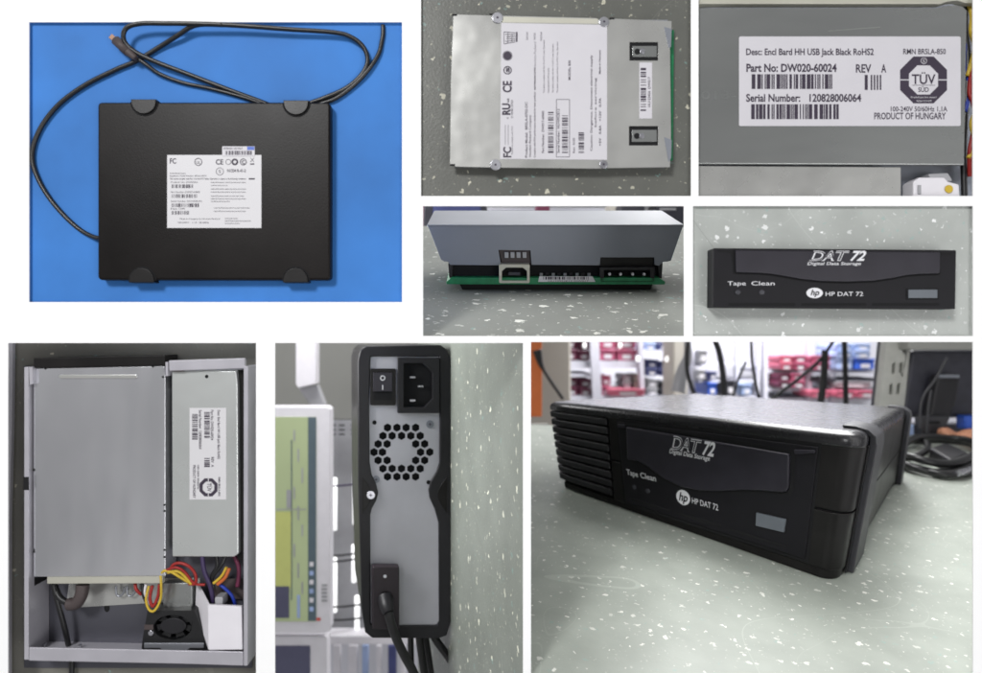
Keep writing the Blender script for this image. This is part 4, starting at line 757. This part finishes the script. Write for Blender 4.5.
def box8(nm, x0, y0, x1, y1, z, m, label, grp='boxes on the storage racks', cat='box'):
    r_ = root(nm, ray((x0 + x1) / 2, y1, z), label, cat, grp); slab('box_body', x0, y0, x1, y1, z, .25, m, parent=r_, bevel=.01)
    slab('box_card', x0 + (x1 - x0) * .3, y0 + (y1 - y0) * .45, x1 - (x1 - x0) * .25, y1 - (y1 - y0) * .2, z - .004, .003, 'label', parent=r_); slab('box_rim', x0 - .5, y0 - .4, x1 + .5, y0 + (y1 - y0) * .14, z - .01, .02, m, parent=r_, bevel=.004)
B8 = [('storage_box', 563, 338, 577, 360.5, 3.62, 'maroon', 'maroon box, top left of the left rack beside the cabinet'), ('storage_box', 578, 340, 590, 360.5, 3.62, 'maroon', 'maroon box left of the rack upright on the top shelf'),
      ('storage_box', 599, 338, 616, 360.5, 3.62, 'pink', 'pink box right of the rack upright on the top shelf'), ('storage_box', 617, 338, 636, 361, 3.62, 'pink', 'pink box at the right end of the top shelf of the left rack'),
      ('storage_box', 565, 378, 578, 396, 3.62, 'maroon', 'maroon box low at the left end of the left rack'), ('storage_box', 579, 379, 592, 396, 3.62, 'maroon', 'maroon box low beside the left rack upright'),
      ('storage_box', 601, 376, 611, 396, 3.62, 'pink', 'dull pink box low and just right of the rack upright'), ('flat_tray', 609, 389.5, 645, 396, 3.5, 'rose', 'bright rose tray lying low on the left rack'),
      ('storage_box', 623, 375, 632, 389, 3.62, 'greyb', 'left grey box above the rose tray'), ('storage_box', 634, 375, 645, 389, 3.62, 'beige', 'beige box above the right end of the rose tray'),
      ('storage_box', 644, 336, 656, 350, 3.62, 'paleblue', 'pale blue box on the highest shelf near the beige pillar'), ('storage_box', 657, 336, 671, 350, 3.62, 'navy', 'navy box on the highest shelf beside the beige pillar'),
      ('storage_box', 646, 360, 658, 376, 3.62, 'navy', 'left navy box under the high shelf near the pillar'), ('storage_box', 659, 362, 671, 376, 3.62, 'navy', 'right navy box under the high shelf touching the pillar'),
      ('storage_box', 647, 380, 658, 396, 3.62, 'greyb', 'grey box low on the rack near the pillar'), ('storage_box', 660, 382, 671, 396, 3.62, 'monitor', 'dark box low on the rack touching the pillar')]
def stack8(b):
    nm, x0, y0, x1, y1, z, m, lab = b
    if y1 - y0 < 12 or nm != 'storage_box': box8(*b); return
    ym = (y0 + y1) / 2 + .4; box8(nm, x0, y0, x1, ym - .8, z, m, lab + ', upper one'); box8(nm, x0 + .4, ym, x1 - .3, y1, z - .02, m, lab + ', lower one')
for b in B8: stack8(b)
slab('beige_pillar', 673, 290, 688, 402, 3.2, .2, 'beige', label='beige pillar behind the middle of the closed drive', cat='pillar', bevel=.01)
obj('cable_bundle', G().tube([ray(686, 335, 2.5), ray(688, 355, 2.5), ray(682, 372, 2.5), ray(678, 392, 2.5)], lambda q: .010 + .016 * q), 'greyb', smooth=True, label='grey bundled cable widening downwards in front of the beige pillar', cat='cable')
for i, (p, r) in enumerate((([(689, 335), (687, 355), (688, 375), (697, 402)], .010), ([(713, 335), (719, 352), (723, 375), (724, 402)], .014), ([(751, 335), (752, 360), (756, 385), (760, 402)], .007), ([(834, 340), (820, 360), (797, 380), (766, 403)], .008), ([(825, 350), (824, 375), (820, 408)], .016), ([(844, 335), (845, 360), (846, 408)], .012), ([(746, 362), (738, 380), (732, 402)], .006))):
    obj('hanging_cable', G().tube([ray(*q, 2.4) for q in p], r * .75), 'rubber', smooth=True, cat='cable', group='cables hanging behind the closed drive',
        label=['black cable hanging just right of the grey bundled cable', 'thick black cable hanging left of the middle white racks', 'thin black cable hanging alone near the middle of the bright racks', 'black cable slanting down to the left across the pink boxes', 'short thick black bar standing among the pink boxes', 'tall straight black cable in front of the pale blue boxes', 'thin short black cable slanting left in the bright middle'][i])
rk = root('middle_storage_rack', ray(722, 400, 3.8), 'bright white storage rack with small dark items behind the middle of the closed drive', 'rack')
for x in (692, 736, 757): slab('rack_upright', x, 290, x + 3, 402, 3.78, .04, 'shelf', parent=rk)
for y in (364, 380, 396): slab('rack_shelf', 690, y, 760, y + 2.4, 3.8, .3, 'shelf', parent=rk)
for b in (('small_item', 697, 370, 706, 380, 3.7, 'greyb', 'grey box on the middle rack just right of the hanging cable'), ('small_item', 709, 372, 717, 380, 3.7, 'navy', 'navy box on the middle shelf of the white rack'), ('small_item', 708, 383, 717, 396, 3.7, 'blueb', 'blue box low on the middle white rack'),
          ('small_item', 726, 380.5, 735, 396, 3.7, 'monitor', 'black box low beside the middle rack upright'), ('small_item', 699, 350, 708, 364, 3.7, 'greyb', 'grey box high on the middle white rack'), ('small_item', 742, 384, 752, 396, 3.7, 'paleblue', 'pale blue box low at the right of the middle rack')): box8(*b, grp='small boxes on the middle rack')
rk = root('right_storage_rack', ray(815, 400, 3.8), 'metal rack with pink, red and pale blue boxes left of the beige slotted post', 'rack')
for x in (764, 808, 832): slab('rack_upright', x, 290, x + 4, 404, 3.77, .04, 'shelf', parent=rk)
for y in (370, 388, 398): slab('rack_shelf', 762, y, 885, y + 3, 3.8, .35, 'shelf', parent=rk)
slab('dark_shelf_edge', 812, 378, 876, 381.5, 3.74, .2, 'monitor', parent=rk)
for b in (('storage_box', 780, 356, 793, 370, 3.7, 'rose', 'rose box on the upper shelf of the right rack, left one'), ('storage_box', 794, 356, 807, 370, 3.7, 'pink', 'pink box on the upper shelf next to the rose one'), ('storage_box', 812, 356, 831, 370, 3.7, 'pink', 'wide pink box right of the upright on the upper shelf'),
          ('storage_box', 779, 374, 790, 388, 3.7, 'maroon', 'maroon box on the middle shelf of the right rack, left one'), ('storage_box', 791, 374, 806, 388, 3.7, 'pink', 'pink box on the middle shelf beside the rack upright'), ('storage_box', 837, 344, 853, 358, 3.7, 'paleblue', 'upper left pale blue box of the right rack'),
          ('storage_box', 855, 344, 871, 358, 3.7, 'paleblue', 'upper right pale blue box of the right rack'), ('storage_box', 837, 359, 853, 370, 3.7, 'paleblue', 'lower left pale blue box of the right rack'), ('storage_box', 855, 359, 875, 370, 3.7, 'blueb', 'blue box at the right end of the upper shelf'),
          ('storage_box', 812, 391, 830, 398, 3.65, 'rose', 'low red tray at the bottom left of the right rack'), ('storage_box', 838, 391, 856, 398, 3.65, 'rose', 'low red tray at the bottom middle of the right rack'), ('storage_box', 858, 391, 876, 398, 3.65, 'rose', 'low red tray at the bottom right of the right rack'), ('storage_box', 838, 382, 872, 388, 3.7, 'greyb', 'flat grey box below the dark shelf edge of the right rack')): stack8(b)
for i, (x, y) in enumerate(((562, 346), (584.5, 345.5), (620, 345.5), (638, 359), (667, 359))):
    obj('lamp_glare', G().tube([ray(x - 1.2, y, 3.3), ray(x + 1.2, y, 3.3)], .013, seg=12, smooth=False), 'tube', smooth=True, cat='lamp', group='small lamp glares over the racks', label=['small lamp glare at the top left beside the beige cabinet', 'small lamp glare left of the left rack upright', 'small lamp glare over the pink boxes', 'small lamp glare in front of the end of the pink boxes', 'small lamp glare near the beige pillar'][i])  # bright glare of lamps, built as short glowing tubes
q = 1.95 / FP
t = root('slotted_post', ray(893, 410, 1.95), 'beige slotted metal post behind the right end of the closed drive', 'post')
FQ = lambda x, y, h: Vector(((x - CX) * q, -(y - CY) * q, .7 - 1.95 + h))
obj('post_face', G(FQ).prism([(888, 325), (913, 325), (904, 412), (879, 412)], -.03, 0, holes=[[(x, y), (x + 3.2, y - 1.5), (x + 2.6, y + 9), (x - .8, y + 10)] for x, y in ((892.5, 364), (900, 363.5), (890, 385), (897.5, 384.5), (903.5, 342))]), mat('post_paint', (.42, .42, .39), .5), t, bevel=.002)
obj('post_core', G(FQ).prism([(889, 325), (912, 325), (903, 411), (880, 411)], -.05, -.035), 'monitor', t)
t = root('dark_monitor', ray(935, 436, 1.9), 'dark monitor seen from behind with grey stand, at the right of the closed drive', 'monitor')
pslab('monitor_shell', [(912, 350), (990, 350), (990, 418), (902, 418)], 1.95, .05, 'monitor', parent=t, bevel=.01); pslab('stand_cover', [(938, 376), (961, 374), (957, 400), (951, 418), (930, 418)], 1.90, .04, 'black2', parent=t, bevel=.006)
slab('hinge_bar', 940, 375, 960, 378, 1.89, .02, 'steelb', parent=t, bevel=.002); pslab('stand_foot', [(920, 416), (952, 416), (940, 441), (922, 441)], 1.88, .03, 'strap', parent=t, bevel=.006); slab('foot_slot', 928, 421.5, 940, 423.5, 1.875, .003, 'hole', parent=t)
slab('grey_overhead_panel', 909, 325, 1000, 350, 1.9, .05, 'wallg', label='grey panel above the dark monitor at the top right', cat='panel', bevel=.004)
for i, p in enumerate(([(947, 358), (936, 378), (922, 400), (920, 430)], [(931, 390), (928, 410), (927, 438)])): obj('monitor_lead', G().tube([ray(*v, 1.83) for v in p], .0035), 'strap', smooth=True, cat='cable', group='leads in front of the dark monitor', label=['long thin lead curving down in front of the dark monitor', 'short thin lead hanging in front of the monitor stand'][i])
g = G(); g.tube([ray(941, 437, 1.85), ray(950, 434, 1.85), ray(962, 435, 1.85), ray(985, 437, 1.85)], lambda q: .014 + .008 * math.sin(q * 9)); obj('peach_bag', g, 'skin', smooth=True, label='peach coloured soft bag behind the coiled cable', cat='bag')
slab('blue_item', 965, 416, 985, 430, 1.9, .04, 'blueb', label='blue object at the right edge beside the monitor stand', cat='object', bevel=.006)
slab('small_blue_item', 903, 424, 915, 436, 1.9, .04, 'paleblue', label='small pale blue object between the drive and the monitor stand', cat='object', bevel=.006)
pslab('dark_desk', [(900, 424), (990, 424), (990, 446), (900, 446)], 2.0, .05, 'monitor', label='dark desk edge behind the coiled cable', cat='desk', bevel=.006)
slab('bench_edge', 528, 424, 549, 432, 2.35, .02, 'wallg', label='grey bench edge at the far left behind the closed drive', cat='bench', bevel=.004)  # grey slab for the bench edge beyond the drive

if 0: print('DBG', [proj(p) for p in B], [proj(p) for p in T8c], [(T8c[i]-B[i]).length for i in range(4)])
